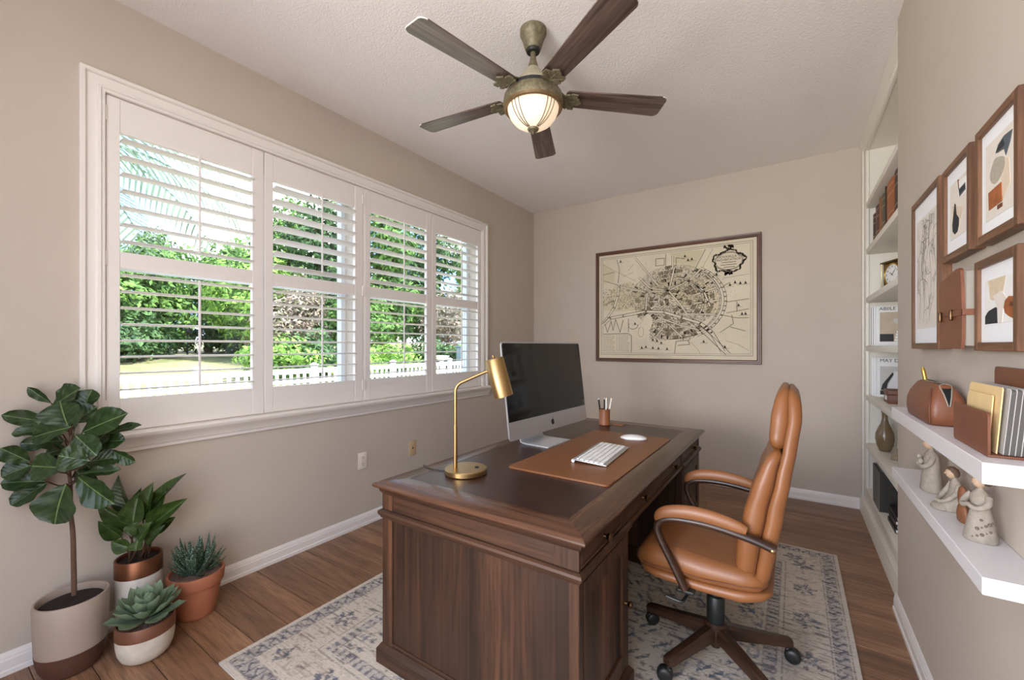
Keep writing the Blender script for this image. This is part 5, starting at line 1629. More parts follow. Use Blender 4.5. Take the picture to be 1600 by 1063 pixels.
# neat line
for a in (0.0, 0.012):
    ink.line([(-a, -a * AS), (1 + a, -a * AS), (1 + a, 1 + a * AS), (-a, 1 + a * AS), (-a, -a * AS)], 0.0030 if a else 0.0022)
CX0, CY0 = 0.50, 0.52
def in_city(s, t):
    e1 = ((s - 0.52) / 0.29) ** 2 + ((t - 0.53) / 0.33) ** 2 < 1 and t > 0.36 - 0.30 * max(0, s - 0.55)
    e2 = ((s - 0.46) / 0.24) ** 2 + ((t - 0.27) / 0.20) ** 2 < 1 and t < 0.38 - 0.22 * max(0, s - 0.38) and s > 0.36 and t > 0.13
    e3 = 0.12 < s < 0.36 and 0.46 < t < 0.72 and t < 0.76 - 0.3 * abs(s - 0.2)
    e4 = 0.0 < s < 0.10 and 0.5 < t < 0.68
    return 1 if e1 else 2 if e2 else 3 if e3 else 4 if e4 else 0
for ri, r0_ in enumerate((0.03, 0.07, 0.108, 0.146, 0.184, 0.222, 0.260, 0.298, 0.330)):
    r1_ = r0_ + 0.036
    nsec = int(2 * PI * r0_ / 0.046) + 3
    for k in range(nsec):
        a0_, a1_ = 2 * PI * (k + 0.06) / nsec, 2 * PI * (k + 0.94) / nsec
        P = [(CX0 + 0.02 + q * math.cos(a) * 0.92 + rr.uniform(-.003, .003), CY0 + q * math.sin(a) * 1.05 + rr.uniform(-.003, .003)) for q, a in ((r0_ + 0.003, a0_), (r1_ - 0.003, a0_), (r1_ - 0.003, a1_), (r0_ + 0.003, a1_))]
        c_ = (sum(p[0] for p in P) / 4, sum(p[1] for p in P) / 4)
        if in_city(*c_) not in (1, 2): continue
        if rr.random() < 0.30: ink_l.poly(P)
        ink.line(P + [P[0]], 0.0017)
        nh = rr.choice((2, 3, 4))
        for h_ in range(1, nh):
            f_ = h_ / nh
            ink.line([(P[0][0] + (P[3][0] - P[0][0]) * f_, P[0][1] + (P[3][1] - P[0][1]) * f_), (P[1][0] + (P[2][0] - P[1][0]) * f_, P[1][1] + (P[2][1] - P[1][1]) * f_)], 0.0013)
        if rr.random() < 0.22:
            g_ = rr.uniform(0.18, 0.32)
            ink.poly([P[0], P[1], (P[1][0] + (P[2][0] - P[1][0]) * g_, P[1][1] + (P[2][1] - P[1][1]) * g_), (P[0][0] + (P[3][0] - P[0][0]) * g_, P[0][1] + (P[3][1] - P[0][1]) * g_)])
for _ in range(11000):
    s, t = rr.random(), rr.random()
    c = in_city(s, t)
    if not c: continue
    d = math.hypot((s - CX0) * AS, t - CY0)
    if c in (3, 4) and rr.random() < 0.35: continue
    if c == 1 and d > 0.28 and rr.random() < 0.35: continue
    a = math.atan2(t - CY0, (s - CX0) * AS) + (PI / 2 if rr.random() < 0.5 else 0)
    if c == 3: a = 1.45 + (PI / 2 if rr.random() < 0.25 else 0)
    a += rr.uniform(-.25, .25)
    L = rr.uniform(0.003, 0.009)
    dx, dz_ = math.cos(a) * L / AS, math.sin(a) * L
    (ink if rr.random() < 0.42 else ink_l).line([(s - dx, t - dz_), (s + dx, t + dz_)], rr.uniform(0.0016, 0.0042))
# heavier buildings
for _ in range(120):
    s, t = rr.random(), rr.random()
    if in_city(s, t) in (1, 2):
        w, h = rr.uniform(0.003, 0.010), rr.uniform(0.003, 0.010)
        ink.poly([(s, t), (s + w, t + h * 0.3), (s + w * 0.9, t + h), (s - w * 0.1, t + h * 0.8)])
# ring walls
for rx, ry, a0, a1, g in ((0.335, 0.375, 58, -62, 0.016), (0.305, 0.345, 50, -55, 0.010), (0.20, 0.24, 80, -30, 0.012)):
    dbl(line2, ell(0.52, 0.50, rx, ry, a0, a1, 18), g, 0.0030)
    road.line(ell(0.52, 0.50, rx, ry, a0, a1, 18), g * (NZ1 - NZ0) * 0.9)
# main streets
ST = [[(0.25, 0.99), (0.34, 0.82), (0.42, 0.68)], [(0.53, 0.84), (0.50, 0.66), (0.49, 0.62)], [(0.49, 0.62), (0.56, 0.50), (0.61, 0.39)], [(0.13, 0.70), (0.33, 0.62), (0.49, 0.62)], [(0.34, 0.62), (0.33, 0.42)],
      [(0.49, 0.62), (0.62, 0.70), (0.72, 0.60), (0.76, 0.45)], [(0.62, 0.38), (0.80, 0.37)], [(0.42, 0.36), (0.56, 0.28), (0.70, 0.22)], [(0.40, 0.16), (0.48, 0.30), (0.58, 0.16)], [(0.49, 0.62), (0.36, 0.66), (0.28, 0.78)],
      [(0.60, 0.66), (0.70, 0.80)], [(0.66, 0.56), (0.80, 0.62)], [(0.66, 0.48), (0.82, 0.50)], [(0.52, 0.84), (0.52, 0.96)]]
for pts in ST:
    road.line(pts, 0.012)
    dbl(line2, pts, 0.0135, 0.0024)
# river and canals
riv = [(0.0, 0.30), (0.06, 0.37), (0.16, 0.39), (0.33, 0.425), (0.46, 0.41), (0.58, 0.35), (0.70, 0.29), (0.77, 0.20), (0.84, 0.02)]
road.line(riv, 0.020)
dbl(line2, riv, 0.026, 0.0038)
can = [(0.13, 0.72), (0.12, 0.60), (0.09, 0.48), (0.04, 0.38), (0.0, 0.32)]
road.line(can, 0.016); dbl(line2, can, 0.018, 0.0030)
dbl(line2, [(0.68, 0.27), (0.76, 0.16), (0.87, 0.0)], 0.03, 0.004)
road.poly(ell(0.345, 0.315, 0.032, 0.085, 0, 345, 20))
# fields, lanes, lone buildings outside the walls
LN = [[(0.0, 0.95), (0.11, 0.86), (0.26, 0.74)], [(0.0, 0.78), (0.12, 0.72)], [(0.11, 0.99), (0.13, 0.88), (0.12, 0.74)], [(0.0, 0.84), (0.09, 0.86)], [(0.47, 0.99), (0.47, 0.86), (0.54, 0.86), (0.54, 0.94), (0.60, 0.92)], [(0.40, 0.95), (0.46, 0.95), (0.46, 0.88), (0.40, 0.88), (0.40, 0.95)],
      [(0.73, 0.99), (0.66, 0.80), (0.78, 0.74), (0.86, 0.80)], [(0.78, 0.99), (0.70, 0.78)], [(0.84, 0.70), (0.99, 0.72)], [(0.80, 0.60), (0.88, 0.66)], [(0.86, 0.48), (0.99, 0.50)], [(0.86, 0.38), (0.99, 0.41)], [(0.92, 0.48), (0.92, 0.39)], [(0.84, 0.36), (0.92, 0.33), (0.99, 0.33)],
      [(0.88, 0.25), (0.97, 0.21)], [(0.86, 0.12), (0.94, 0.08), (0.99, 0.03)], [(0.82, 0.20), (0.90, 0.28), (0.89, 0.36)], [(0.53, 0.0), (0.54, 0.12), (0.62, 0.13), (0.63, 0.09), (0.55, 0.08)], [(0.62, 0.13), (0.68, 0.05), (0.70, 0.0)], [(0.50, 0.14), (0.68, 0.18)],
      [(0.01, 0.34), (0.035, 0.22), (0.065, 0.34), (0.08, 0.24), (0.10, 0.36), (0.135, 0.22), (0.16, 0.35)], [(0.20, 0.36), (0.20, 0.22)], ell(0.235, 0.29, 0.035, 0.04, 150, 370, 12), ell(0.295, 0.215, 0.02, 0.05, 100, 420, 12), [(0.0, 0.52), (0.10, 0.56)], [(0.20, 0.86), (0.24, 0.92)], [(0.16, 0.80), (0.24, 0.84)]]
for pts in LN:
    ink_l.line(pts, 0.0032)
    if rr.random() < 0.6: ink.line([(p[0] + 0.003, p[1] - 0.004) for p in pts], 0.0026)
for s, t in ((0.14, 0.96), (0.38, 0.13), (0.41, 0.12), (0.44, 0.10), (0.30, 0.05), (0.33, 0.06), (0.38, 0.05), (0.42, 0.045), (0.48, 0.04), (0.72, 0.11), (0.85, 0.06), (0.88, 0.63), (0.91, 0.65), (0.94, 0.64), (0.97, 0.64), (0.60, 0.94), (0.62, 0.90), (0.645, 0.905), (0.25, 0.30), (0.78, 0.72), (0.80, 0.735), (0.93, 0.44), (0.95, 0.36), (0.97, 0.36)):
    ink.poly([(s - 0.008, t - 0.006), (s + 0.010, t - 0.006), (s + 0.006, t + 0.006), (s, t + 0.022), (s - 0.004, t + 0.004)])
    ink_l.line([(s - 0.02, t - 0.012), (s + 0.025, t - 0.010)], 0.003)
for _ in range(260):
    s, t = rr.random(), rr.random()
    if in_city(s, t) == 0 and not (s < 0.24 and t < 0.22) and not (s > 0.74 and t > 0.72):
        a = rr.uniform(0, 3); L = 0.006
        ink_l.line([(s, t), (s + math.cos(a) * L, t + math.sin(a) * L)], 0.0022)
# legend
ink_l.line([(0.0, 0.20), (0.20, 0.20), (0.222, 0.18), (0.222, 0.01)], 0.005)
ink.line([(0.003, 0.203), (0.20, 0.203), (0.225, 0.18), (0.225, 0.01)], 0.0026)
for i in range(17):
    t = 0.185 - i * 0.0105
    for a, b in ((0.008, 0.095), (0.125, 0.21)):
        s = a
        while s < b - 0.02 * rr.random():
            e = s + rr.uniform(0.008, 0.024)
            ink_l.line([(s, t), (min(e, b), t)], 0.0030)
            s = e + 0.005
ink_l.line([(0.110, 0.19), (0.110, 0.01)], 0.002); ink_l.line([(0.116, 0.19), (0.116, 0.01)], 0.002)
for i, (a, b) in enumerate(((0.40, 0.50), (0.42, 0.50))):
    s = a
    while s < b:
        ink_l.line([(s, -0.030 - 0.018 * i), (s + 0.008, -0.030 - 0.018 * i)], 0.003); s += 0.011
# scrolled cartouche
ccx, ccy = 0.873, 0.855
road.poly(ell(ccx, ccy, 0.085, 0.085, 0, 352, 30))
for k in range(64):
    a = 2 * PI * k / 64
    q = 1 + 0.10 * math.sin(5 * a + 0.6) + 0.05 * math.sin(13 * a)
    s, t = ccx + 0.092 * q * math.cos(a), ccy + 0.098 * q * math.sin(a)
    ra = rr.uniform(0.005, 0.010)
    line2.poly(ell(s, t, ra * 0.8, ra * 1.3, 0, 300, 7))
for k in range(26):
    s, t = ccx + rr.uniform(-0.028, 0.03), ccy + 0.115 + rr.uniform(-0.02, 0.03)
    line2.poly(ell(s, t, rr.uniform(0.003, 0.008), rr.uniform(0.005, 0.012), 0, 300, 6))
    s, t = ccx + rr.uniform(-0.022, 0.022), ccy - 0.112 + rr.uniform(-0.014, 0.014)
    line2.poly(ell(s, t, rr.uniform(0.003, 0.007), rr.uniform(0.005, 0.010), 0, 300, 6))
dbl(line2, ell(ccx, ccy, 0.082, 0.080, 0, 360, 40), 0.006, 0.0035)
for i, hw_ in enumerate((0.040, 0.046, 0.030)):
    s = ccx - hw_
    while s < ccx + hw_:
        line2.line([(s, ccy - 0.012 - 0.022 * i), (s + 0.006, ccy - 0.012 - 0.022 * i)], 0.005); s += 0.0085
tint.build('map_tint', 'map_tint'); road.build('map_streets', 'paper_map'); ink_l.build('map_fine_print', 'map_ink_light'); ink.build('map_print', 'map_ink'); line2.build('map_outlines', 'map_ink')
def map_text(body, size, s, t, sx=1.0):
    px_, pz_ = NX0 + (NX1 - NX0) * s + 1.014, NZ0 + (NZ1 - NZ0) * t - 1.137
    text_part('map_lettering', body, size, 'map_ink', mp, Matrix.Translation((px_, ym - 0.0024 - YB, pz_)) @ Matrix.Rotation(PI / 2, 4, 'X'), 0.0001, sx=sx)
map_text('TIOVXALLA IS', 0.033, ccx, ccy + 0.040, 0.95)
map_text('INQVIBITATISOR', 0.028, ccx, ccy + 0.012, 0.95)

# ------------------------------------------------------------------ wall plates
def wall_plate(name, label, cat, yc, zc, m, kind):
    o = thing(name, label, cat, (XL, yc, zc - 0.06))
    wpart('plate', rbox(XL, XL + 0.006, yc - 0.038, yc + 0.038, zc - 0.061, zc + 0.061, 0.003, 2), m, o)
    if kind == 'outlet':
        for dz_ in (-0.022, 0.022):
            rc = wpart('receptacle', prism([(yc + 0.017 * math.copysign(min(1, abs(math.cos(a)) * 1.2), math.cos(a)), zc + dz_ + 0.0165 * math.sin(a)) for a in [2 * PI * k / 20 for k in range(20)]], XL + 0.006, XL + 0.0085, 'x'), m, o)
            for dy in (-0.007, 0.007):
                wpart('slot', box(XL + 0.0085, XL + 0.0092, yc + dy - 0.0014, yc + dy + 0.0014, zc + dz_ - 0.002, zc + dz_ + 0.009), 'slot_dark', rc, 0)
            wpart('slot', box(XL + 0.0085, XL + 0.0092, yc - 0.0025, yc + 0.0025, zc + dz_ - 0.011, zc + dz_ - 0.006), 'slot_dark', rc, 0)
        wpart('screw', xf(lathe([(0.003, 0), (0.003, 0.001)], 8), Matrix.Translation((XL + 0.006, yc, zc)) @ Matrix.Rotation(PI / 2, 4, 'Y')), 'aluminium', o)
    else:
        wpart('jack', xf(lathe([(0.007, 0), (0.007, 0.002), (0.004, 0.003)], 12), Matrix.Translation((XL + 0.006, yc, zc)) @ Matrix.Rotation(PI / 2, 4, 'Y')), 'slot_dark', o)
        for dz_ in (-0.045, 0.045):
            wpart('screw', xf(lathe([(0.003, 0), (0.003, 0.001)], 8), Matrix.Translation((XL + 0.006, yc, zc + dz_)) @ Matrix.Rotation(PI / 2, 4, 'Y')), m, o)
wall_plate('wall_outlet', 'white duplex power outlet on the wall under the window', 'outlet', 1.915, 0.470, 'outlet_white', 'outlet')
wall_plate('cable_jack', 'beige cable jack plate on the wall behind the desk', 'wall plate', 2.394, 0.466, 'plate_beige', 'jack')

# ------------------------------------------------------------------ framed art on the right wall
def art_frame(label, ya, yb, za, zb, margins, bgm, shapes, name='framed_print'):
    """ya<yb; the viewer sees yb on the left. shapes: (material, [(a,b)...]) with a,b in 0..1 of the picture"""
    o = thing(name, label, 'picture', (XR, (ya + yb) / 2, za), 0, 'abstract prints in wooden box frames')
    xf_, bw = 0.390, 0.021
    for g, m in ((rbox(xf_, XR, ya, ya + bw, za, zb, 0.0015, 1), 'art_frame_z'), (rbox(xf_, XR, yb - bw, yb, za, zb, 0.0015, 1), 'art_frame_z'),
                 (rbox(xf_, XR, ya + bw, yb - bw, za, za + bw, 0.0015, 1), 'art_frame_y'), (rbox(xf_, XR, ya + bw, yb - bw, zb - bw, zb, 0.0015, 1), 'art_frame_y')):
        wpart('frame_bar', g, m, o, 30)
    xm = 0.398
    wpart('mat_board', box(xm, XR - 0.001, ya + bw - 0.001, yb - bw + 0.001, za + bw - 0.001, zb - bw + 0.001), 'mat_board', o, 0)
    ml, mr, mb_, mt = margins
    pa, pb, pz0, pz1 = yb - bw - ml, ya + bw + mr, za + bw + mb_, zb - bw - mt
    art = wpart('print', box(xm - 0.001, xm - 0.0001, pb, pa, pz0, pz1), bgm, o, 0)
    for k, (m, pts) in enumerate(shapes):
        P = [(pa + (pb - pa) * a, pz0 + (pz1 - pz0) * b) for a, b in pts]
        t = 0.0010 + 0.00025 * (k + 1)
        wpart('print_shape', prism(P, xm - t - 0.0002, xm - 0.001, 'x'), m, art, 0)
    return o, art, (pa, pb, pz0, pz1, xm)
o, art, (pa, pb, pz0, pz1, xm) = art_frame('tall framed print of dark branching ink lines on cream paper', 1.902, 2.277, 1.290, 1.855, (0.032, 0.012, 0.055, 0.060), 'art_cream', [])
gv, gf = [], []
rr = random.Random(17)
def ink_line(p, ang, L, w, depth):
    a = Vector(p)
    for i in range(6):
        b = a + Vector((math.cos(ang), math.sin(ang))) * L / 6
        if 0.02 < b.x < 0.98 and 0.02 < b.y < 0.98:
            P, Q = Vector((pa + (pb - pa) * a.x, pz0 + (pz1 - pz0) * a.y)), Vector((pa + (pb - pa) * b.x, pz0 + (pz1 - pz0) * b.y))
            d = (Q - P).normalized(); n = Vector((-d.y, d.x)) * w / 2
            o_ = len(gv)
            for q in (P + n, Q + n, Q - n, P - n): gv.append((xm - 0.0013 - XR, q.x - (1.902 + 2.277) / 2, q.y - 1.290))
            gf.append((o_, o_ + 1, o_ + 2, o_ + 3))
        a = b
        ang += rr.uniform(-.4, .4)
        if depth < 3 and rr.random() < 0.42:
            ink_line(a, ang + rr.choice((-1, 1)) * rr.uniform(0.4, 1.2), L * 0.55, w * 0.75, depth + 1)
for p, an, L in (((0.15, 0.08), 1.3, 0.55), ((0.35, 0.05), 1.5, 0.5), ((0.3, 0.45), 1.4, 0.5), ((0.7, 0.3), 1.7, 0.5), ((0.5, 0.6), 1.2, 0.4), ((0.9, 0.5), 2.0, 0.4), ((0.6, 0.05), 1.2, 0.3), ((0.2, 0.7), 1.0, 0.3)):
    ink_line(p, an, L, 0.0022, 0)
obj('ink_branches', raw_mesh('ink_branches', (gv, gf), 'art_ink'), art)
art_frame('small framed print with a black teardrop shape on cream', 1.615, 1.860, 1.559, 1.847, (0.030, 0.022, 0.040, 0.040), 'art_cream', [
    ('art_tan', [(0.10, 0.62), (0.80, 0.45), (0.62, 0.20), (0.55, 0.10), (0.25, 0.30)]), ('art_white', [(0.45, 0.95), (0.95, 0.92), (0.98, 0.62), (0.55, 0.66)]),
    ('art_black', [(0.30, 0.62), (0.36, 0.58), (0.42, 0.40), (0.56, 0.30), (0.55, 0.18), (0.45, 0.08), (0.30, 0.07), (0.18, 0.14), (0.16, 0.26), (0.22, 0.42)]),
    ('art_slate', [(0.55, 0.80), (0.92, 0.82), (0.94, 0.70), (0.60, 0.66)]), ('art_black', [(0.58, 0.78), (0.90, 0.79), (0.91, 0.73), (0.62, 0.70)]), ('art_brown', [(0.50, 0.98), (0.53, 0.98), (0.58, 0.80), (0.55, 0.80)])])
blob_ = [(0.46 + 0.26 * math.cos(a) * (1 + 0.10 * math.sin(2 * a + 0.5)), 0.58 + 0.155 * math.sin(a) * (1 + 0.1 * math.cos(3 * a))) for a in [2 * PI * k / 24 for k in range(24)]]
art_frame('framed print with a slate wing, grey oval and rust square', 1.321, 1.572, 1.556, 1.848, (0.026, 0.022, 0.030, 0.034), 'art_cream', [
    ('art_tan', [(0.62, 0.68), (0.86, 0.60), (0.90, 0.30), (0.66, 0.14), (0.60, 0.30)]), ('art_grey', blob_),
    ('art_slate', [(0.40, 0.80), (0.50, 0.88), (0.70, 0.92), (0.97, 0.90), (0.90, 0.78), (0.76, 0.66), (0.70, 0.76), (0.50, 0.78)]), ('art_black', [(0.42, 0.805), (0.55, 0.87), (0.68, 0.89), (0.72, 0.80), (0.58, 0.79)]),
    ('art_rust', [(0.14, 0.36), (0.62, 0.38), (0.64, 0.14), (0.16, 0.13)]), ('art_brown', [(0.48, 0.12), (0.64, 0.12), (0.64, 0.075), (0.48, 0.07)])])
art_frame('framed print with a beige panel, black block and brown half-oval', 1.324, 1.577, 1.288, 1.516, (0.028, 0.014, 0.045, 0.035), 'art_white', [
    ('art_beige', [(0.10, 1.0), (0.74, 1.0), (0.66, 0.70), (0.56, 0.44), (0.20, 0.56), (0.16, 0.84)]), ('art_cream', [(0.30, 0.62), (0.60, 0.70), (0.78, 0.50), (0.66, 0.30), (0.62, 0.0), (0.50, 0.0), (0.46, 0.36)]),
    ('art_black', [(0.02, 0.18), (0.10, 0.26), (0.16, 0.30), (0.40, 0.36), (0.44, 0.34), (0.46, 0.0), (0.02, 0.0)]),
    ('art_rust', [(0.98, 0.52), (0.84, 0.54), (0.72, 0.46), (0.68, 0.32), (0.72, 0.20), (0.84, 0.12), (0.98, 0.06)]), ('art_brown', [(0.98, 0.40), (0.90, 0.42), (0.86, 0.34), (0.98, 0.30)])])

# leather journal hung between the prints
jr = thing('leather_journal', 'brown leather journal with two toggles and strap hung between the prints', 'journal', (0.40, 1.69, 1.290))
wpart('pages', rbox(0.378, 0.420, 1.588, 1.770, 1.300, 1.500, 0.004), 'page_grey', jr)
cov = [(1.795, 1.292), (1.795, 1.480), (1.788, 1.490), (1.74, 1.498), (1.64, 1.512), (1.615, 1.511), (1.604, 1.503), (1.598, 1.46), (1.590, 1.385), (1.592, 1.320), (1.600, 1.292)]
wpart('cover', prism(cov, 0.371, 0.378, 'x'), 'brown_leather', jr, 30)
wpart('spine', rbox(0.371, 0.421, 1.790, 1.797, 1.292, 1.482, 0.003), 'brown_leather', jr)
wpart('flap_seam', prism([(1.796, 1.388), (1.796, 1.3845), (1.60, 1.3845), (1.60, 1.388)], 0.3700, 0.3712, 'x'), 'chair_piping', jr, 0)
wpart('strap', join(rbox(0.3685, 0.371, 1.583, 1.665, 1.382, 1.398, 0.001, 1), rbox(0.3685, 0.42, 1.583, 1.587, 1.382, 1.398, 0.001, 1)), 'brown_leather', jr)
for yq in (1.668, 1.772):
    wpart('toggle', rbox(0.3635, 0.3705, yq - 0.006, yq + 0.006, 1.372, 1.402, 0.003, 2), 'old_brass', jr)

# ------------------------------------------------------------------ floating shelves and what stands on them
SX0 = 0.318
for nm, z, th_, lab in (('upper', 1.0635, 0.044, 'upper white floating shelf holding the leather bag'), ('lower', 0.830, 0.036, 'lower white floating shelf holding the figurines')):
    solo('floating_shelf', rbox(SX0, XR, 1.240, 2.185, z - th_, z, 0.0015, 1), 'shelf_white', lab, 'shelf', 'floating shelves on the right wall', 30)
UZ, LZ = 1.0637, 0.8302
bag = thing('leather_pouch', 'brown leather zip pouch standing open on the upper shelf', 'pouch', (0.375, 1.875, UZ))
def bag_ring(z, hx, hy, cx_=0.0, cy_=0.0, r_=0.02): return [(cx_ + p[0], cy_ + p[1], z) for p in rring(hx, hy, min(r_, hx * 0.9), 6)]
bg_g = loft([bag_ring(0, 0.034, 0.140), bag_ring(0.004, 0.040, 0.150), bag_ring(0.03, 0.0435, 0.156), bag_ring(0.06, 0.0425, 0.155), bag_ring(0.085, 0.036, 0.146), bag_ring(0.105, 0.026, 0.134), bag_ring(0.117, 0.018, 0.126), bag_ring(0.121, 0.010, 0.120)])
part('body', bg_g, 'brown_leather', bag, 60)
op = []
for i in range(17):
    t = i / 16
    op.append((0.0 + 0.002 * math.sin(t * 5), 0.118 - 0.245 * t, 0.1215 - 0.001 * t))
part('opening', join(prism([(0.001 + 0.0085 * math.cos(a), 0.005 + 0.112 * math.sin(a)) for a in [2 * PI * k / 28 for k in range(28)]], 0.1195, 0.1222),
     loft([[(-0.0125 * (1 - 0.88 * t), yy, z), (0.0125 * (1 - 0.88 * t), yy, z), (0.0125 * (1 - 0.88 * t), yy - 0.003, z), (-0.0125 * (1 - 0.88 * t), yy - 0.003, z)] for t, yy, z in ((0, -0.112, 0.121), (0.3, -0.128, 0.110), (0.6, -0.145, 0.088), (1.0, -0.155, 0.062))])), 'dark_void', bag)
for s in (-1, 1):
    pts = [(s * 0.0095 * math.sin(PI * min(1, (i + 1.2) / 9)) + 0.001, 0.115 - 0.225 * i / 9, 0.1222) for i in range(10)] + [(s * 0.0125, -0.120, 0.117), (s * 0.0080, -0.144, 0.093), (s * 0.0018, -0.1585, 0.060)]
    part('zip_edge', tube(curve_pts(pts, 3), 0.0018, 6), 'page_grey', bag, 60)
part('corner_seam', tube(curve_pts([(-0.030, -0.118, 0.108), (-0.036, -0.140, 0.080), (-0.0405, -0.1505, 0.045), (-0.0385, -0.147, 0.006)], 5), 0.0017, 6), 'chair_piping', bag, 60)
gp = thing('brass_pen', 'gold pen sticking out of the leather pouch', 'pen', (0.371, 1.955, UZ + 0.09))
part('barrel', tube([(0.004, 0.0, 0.0), (-0.004, 0.012, 0.062)], 0.0060, 10), 'gold_metal', gp)
part('cap_tip', tube([(-0.004, 0.012, 0.062), (-0.0052, 0.0142, 0.074)], [0.0060, 0.0035], 10), 'gold_metal', gp)

lh = thing('letter_holder', 'brown leather letter holder with tall back on the upper shelf', 'letter holder', (0.380, 1.415, UZ))
def pl(y0, y1, z0, z1, r_): return [((y0 + y1) / 2 + p[0], (z0 + z1) / 2 + p[1]) for p in rring((y1 - y0) / 2, (z1 - z0) / 2, r_, 5)]
wpart('front_panel', prism(pl(1.302, 1.530, UZ + 0.001, UZ + 0.094, 0.010), 0.342, 0.3465, 'x'), 'holder_leather', lh, 40)
wpart('back_panel', prism(pl(1.302, 1.530, UZ + 0.001, UZ + 0.186, 0.012), 0.4135, 0.418, 'x'), 'holder_leather', lh, 40)
wpart('bottom', rbox(0.3425, 0.4175, 1.304, 1.528, UZ, UZ + 0.005, 0.002), 'holder_leather', lh, 40)
def leaning(name, label, cat, x_bot, lean, y0, y1, h, thk_, m, group=None, notch=False):
    V, F = prism([(y0, 0), (y1, 0), (y1, h - 0.008), (y1 - 0.012, h), (y0 + 0.004, h), (y0, h - 0.004)], 0, thk_, 'x')
    a = math.atan2(lean, h)
    g = xf((V, F), Matrix.Translation((x_bot, 0, UZ + 0.0065)) @ Matrix.Rotation(a, 4, 'Y'))
    o = solo(name, g, m, label, cat, group, 0)
    return o
leaning('manila_folder', 'manila folder at the front of the letter holder', 'folder', 0.3530, 0.008, 1.345, 1.500, 0.122, 0.0022, 'manila', 'papers in the letter holder')
leaning('manila_folder', 'taller manila envelope behind the front folder in the letter holder', 'envelope', 0.3580, 0.010, 1.318, 1.515, 0.142, 0.0022, 'manila', 'papers in the letter holder')
for k in range(4):
    leaning('notebook', ['first thin grey notebook behind the manila envelope', 'second thin grey notebook behind the manila envelope', 'third thin grey notebook behind the manila envelope', 'rearmost thin grey notebook, next to the holder back'][k], 'notebook',
            0.3665 + 0.0085 * k, 0.012, 1.312, 1.515, 0.140, 0.0012, 'edge_grey', 'papers in the letter holder')
    leaning('divider_card', ['dark card behind the first grey notebook', 'dark card behind the second grey notebook', 'dark card behind the third grey notebook', 'dark card behind the rearmost grey notebook'][k], 'card',
            0.3684 + 0.0085 * k, 0.012, 1.314, 1.515, 0.138, 0.0060, 'folder_grey', 'papers in the letter holder')

def body_loft(rows, c=(0, 0, 0), n=20):
    """rows: (z, cx, cy, rx, ry)"""
    return loft([[(c[0] + cx_ + rx * math.cos(2 * PI * k / n), c[1] + cy_ + ry * math.sin(2 * PI * k / n), c[2] + z) for k in range(n)] for z, cx_, cy_, rx, ry in rows])
def head_geo(c, r_, sq=(1, 0.9, 1.18)):
    rows = []
    for i in range(11):
        a = -PI / 2 + PI * i / 10
        q = math.cos(a)
        rows.append((math.sin(a) * r_ * sq[2], 0, 0, max(0.0006, q * r_ * sq[0]), max(0.0006, q * r_ * sq[1])))
    g = body_loft(rows, c, 18)
    # nose and chin pulled out toward the face direction (-y)
    return g
def figure(name, label, loc, rz, sc=1.0):
    o = thing(name, label, 'figurine', loc, rz, 'stone figurines on the lower shelf')
    o.scale = (sc, sc, sc)
    return o
# standing figure holding an infant (faces -x)
f1_ = figure('figurine', 'standing stone figurine cradling an infant, furthest along the lower shelf', (0.372, 1.890, LZ), 0.0, 0.95)
part('robe', body_loft([(0, 0, 0, 0.027, 0.040), (0.003, 0, 0, 0.029, 0.042), (0.04, 0, 0, 0.026, 0.038), (0.08, 0, 0, 0.022, 0.033), (0.105, 0, 0, 0.021, 0.034), (0.122, 0, 0, 0.019, 0.031), (0.133, 0, 0, 0.012, 0.018), (0.139, 0, 0, 0.007, 0.008), (0.147, -0.002, 0, 0.0065, 0.007)]), 'stone_figure', f1_, 60)
hd = part('head', head_geo((-0.006, 0.0, 0.160), 0.0155), 'stone_face', f1_, 60)
part('hair', body_loft([(0.150, 0.001, 0, 0.010, 0.012), (0.157, 0.001, 0, 0.0155, 0.0152), (0.167, -0.001, 0, 0.0162, 0.0152), (0.175, -0.003, 0, 0.013, 0.012), (0.1815, -0.004, 0, 0.004, 0.004)]), 'figure_hair', f1_, 60)
part('nose', tube([(-0.020, 0, 0.162), (-0.0225, 0, 0.157)], [0.001, 0.0022], 6), 'stone_face', hd, 60)
for s in (-1, 1):
    part('arm', tube(curve_pts([(-0.002, s * 0.029, 0.120), (-0.012, s * 0.036, 0.098), (-0.026, s * 0.024, 0.085), (-0.033, -s * 0.006, 0.090)], 5), [0.0085] * 8 + [0.0075] * 5 + [0.006] * 3, 10), 'stone_figure', f1_, 60)
part('infant', join(body_loft([(0, 0, 0, 0.002, 0.003), (0.006, 0, 0, 0.008, 0.012), (0.014, 0, 0, 0.009, 0.013), (0.022, 0, 0, 0.003, 0.004)], (-0.028, -0.002, 0.088)), head_geo((-0.028, 0.012, 0.112), 0.0075)), 'stone_figure', f1_, 60)
# seated figure (faces -x)
f2_ = figure('figurine', 'seated stone figurine with cropped brown hair, middle of the lower shelf', (0.378, 1.705, LZ), 0.15, 0.90)
part('robe', body_loft([(0, -0.008, 0, 0.034, 0.036), (0.003, -0.008, 0, 0.036, 0.038), (0.018, -0.004, 0, 0.031, 0.036), (0.035, 0.006, 0, 0.020, 0.030), (0.06, 0.010, 0, 0.016, 0.026), (0.080, 0.010, 0, 0.014, 0.023), (0.092, 0.008, 0, 0.010, 0.014), (0.098, 0.006, 0, 0.0065, 0.007), (0.106, 0.005, 0, 0.006, 0.0065)]), 'stone_figure', f2_, 60)
part('lap', body_loft([(0.0, 0, 0, 0.018, 0.030), (0.003, 0, 0, 0.020, 0.034), (0.014, 0.002, 0, 0.017, 0.030), (0.021, 0.004, 0, 0.006, 0.016)], (-0.030, 0, 0)), 'stone_figure', f2_, 60)
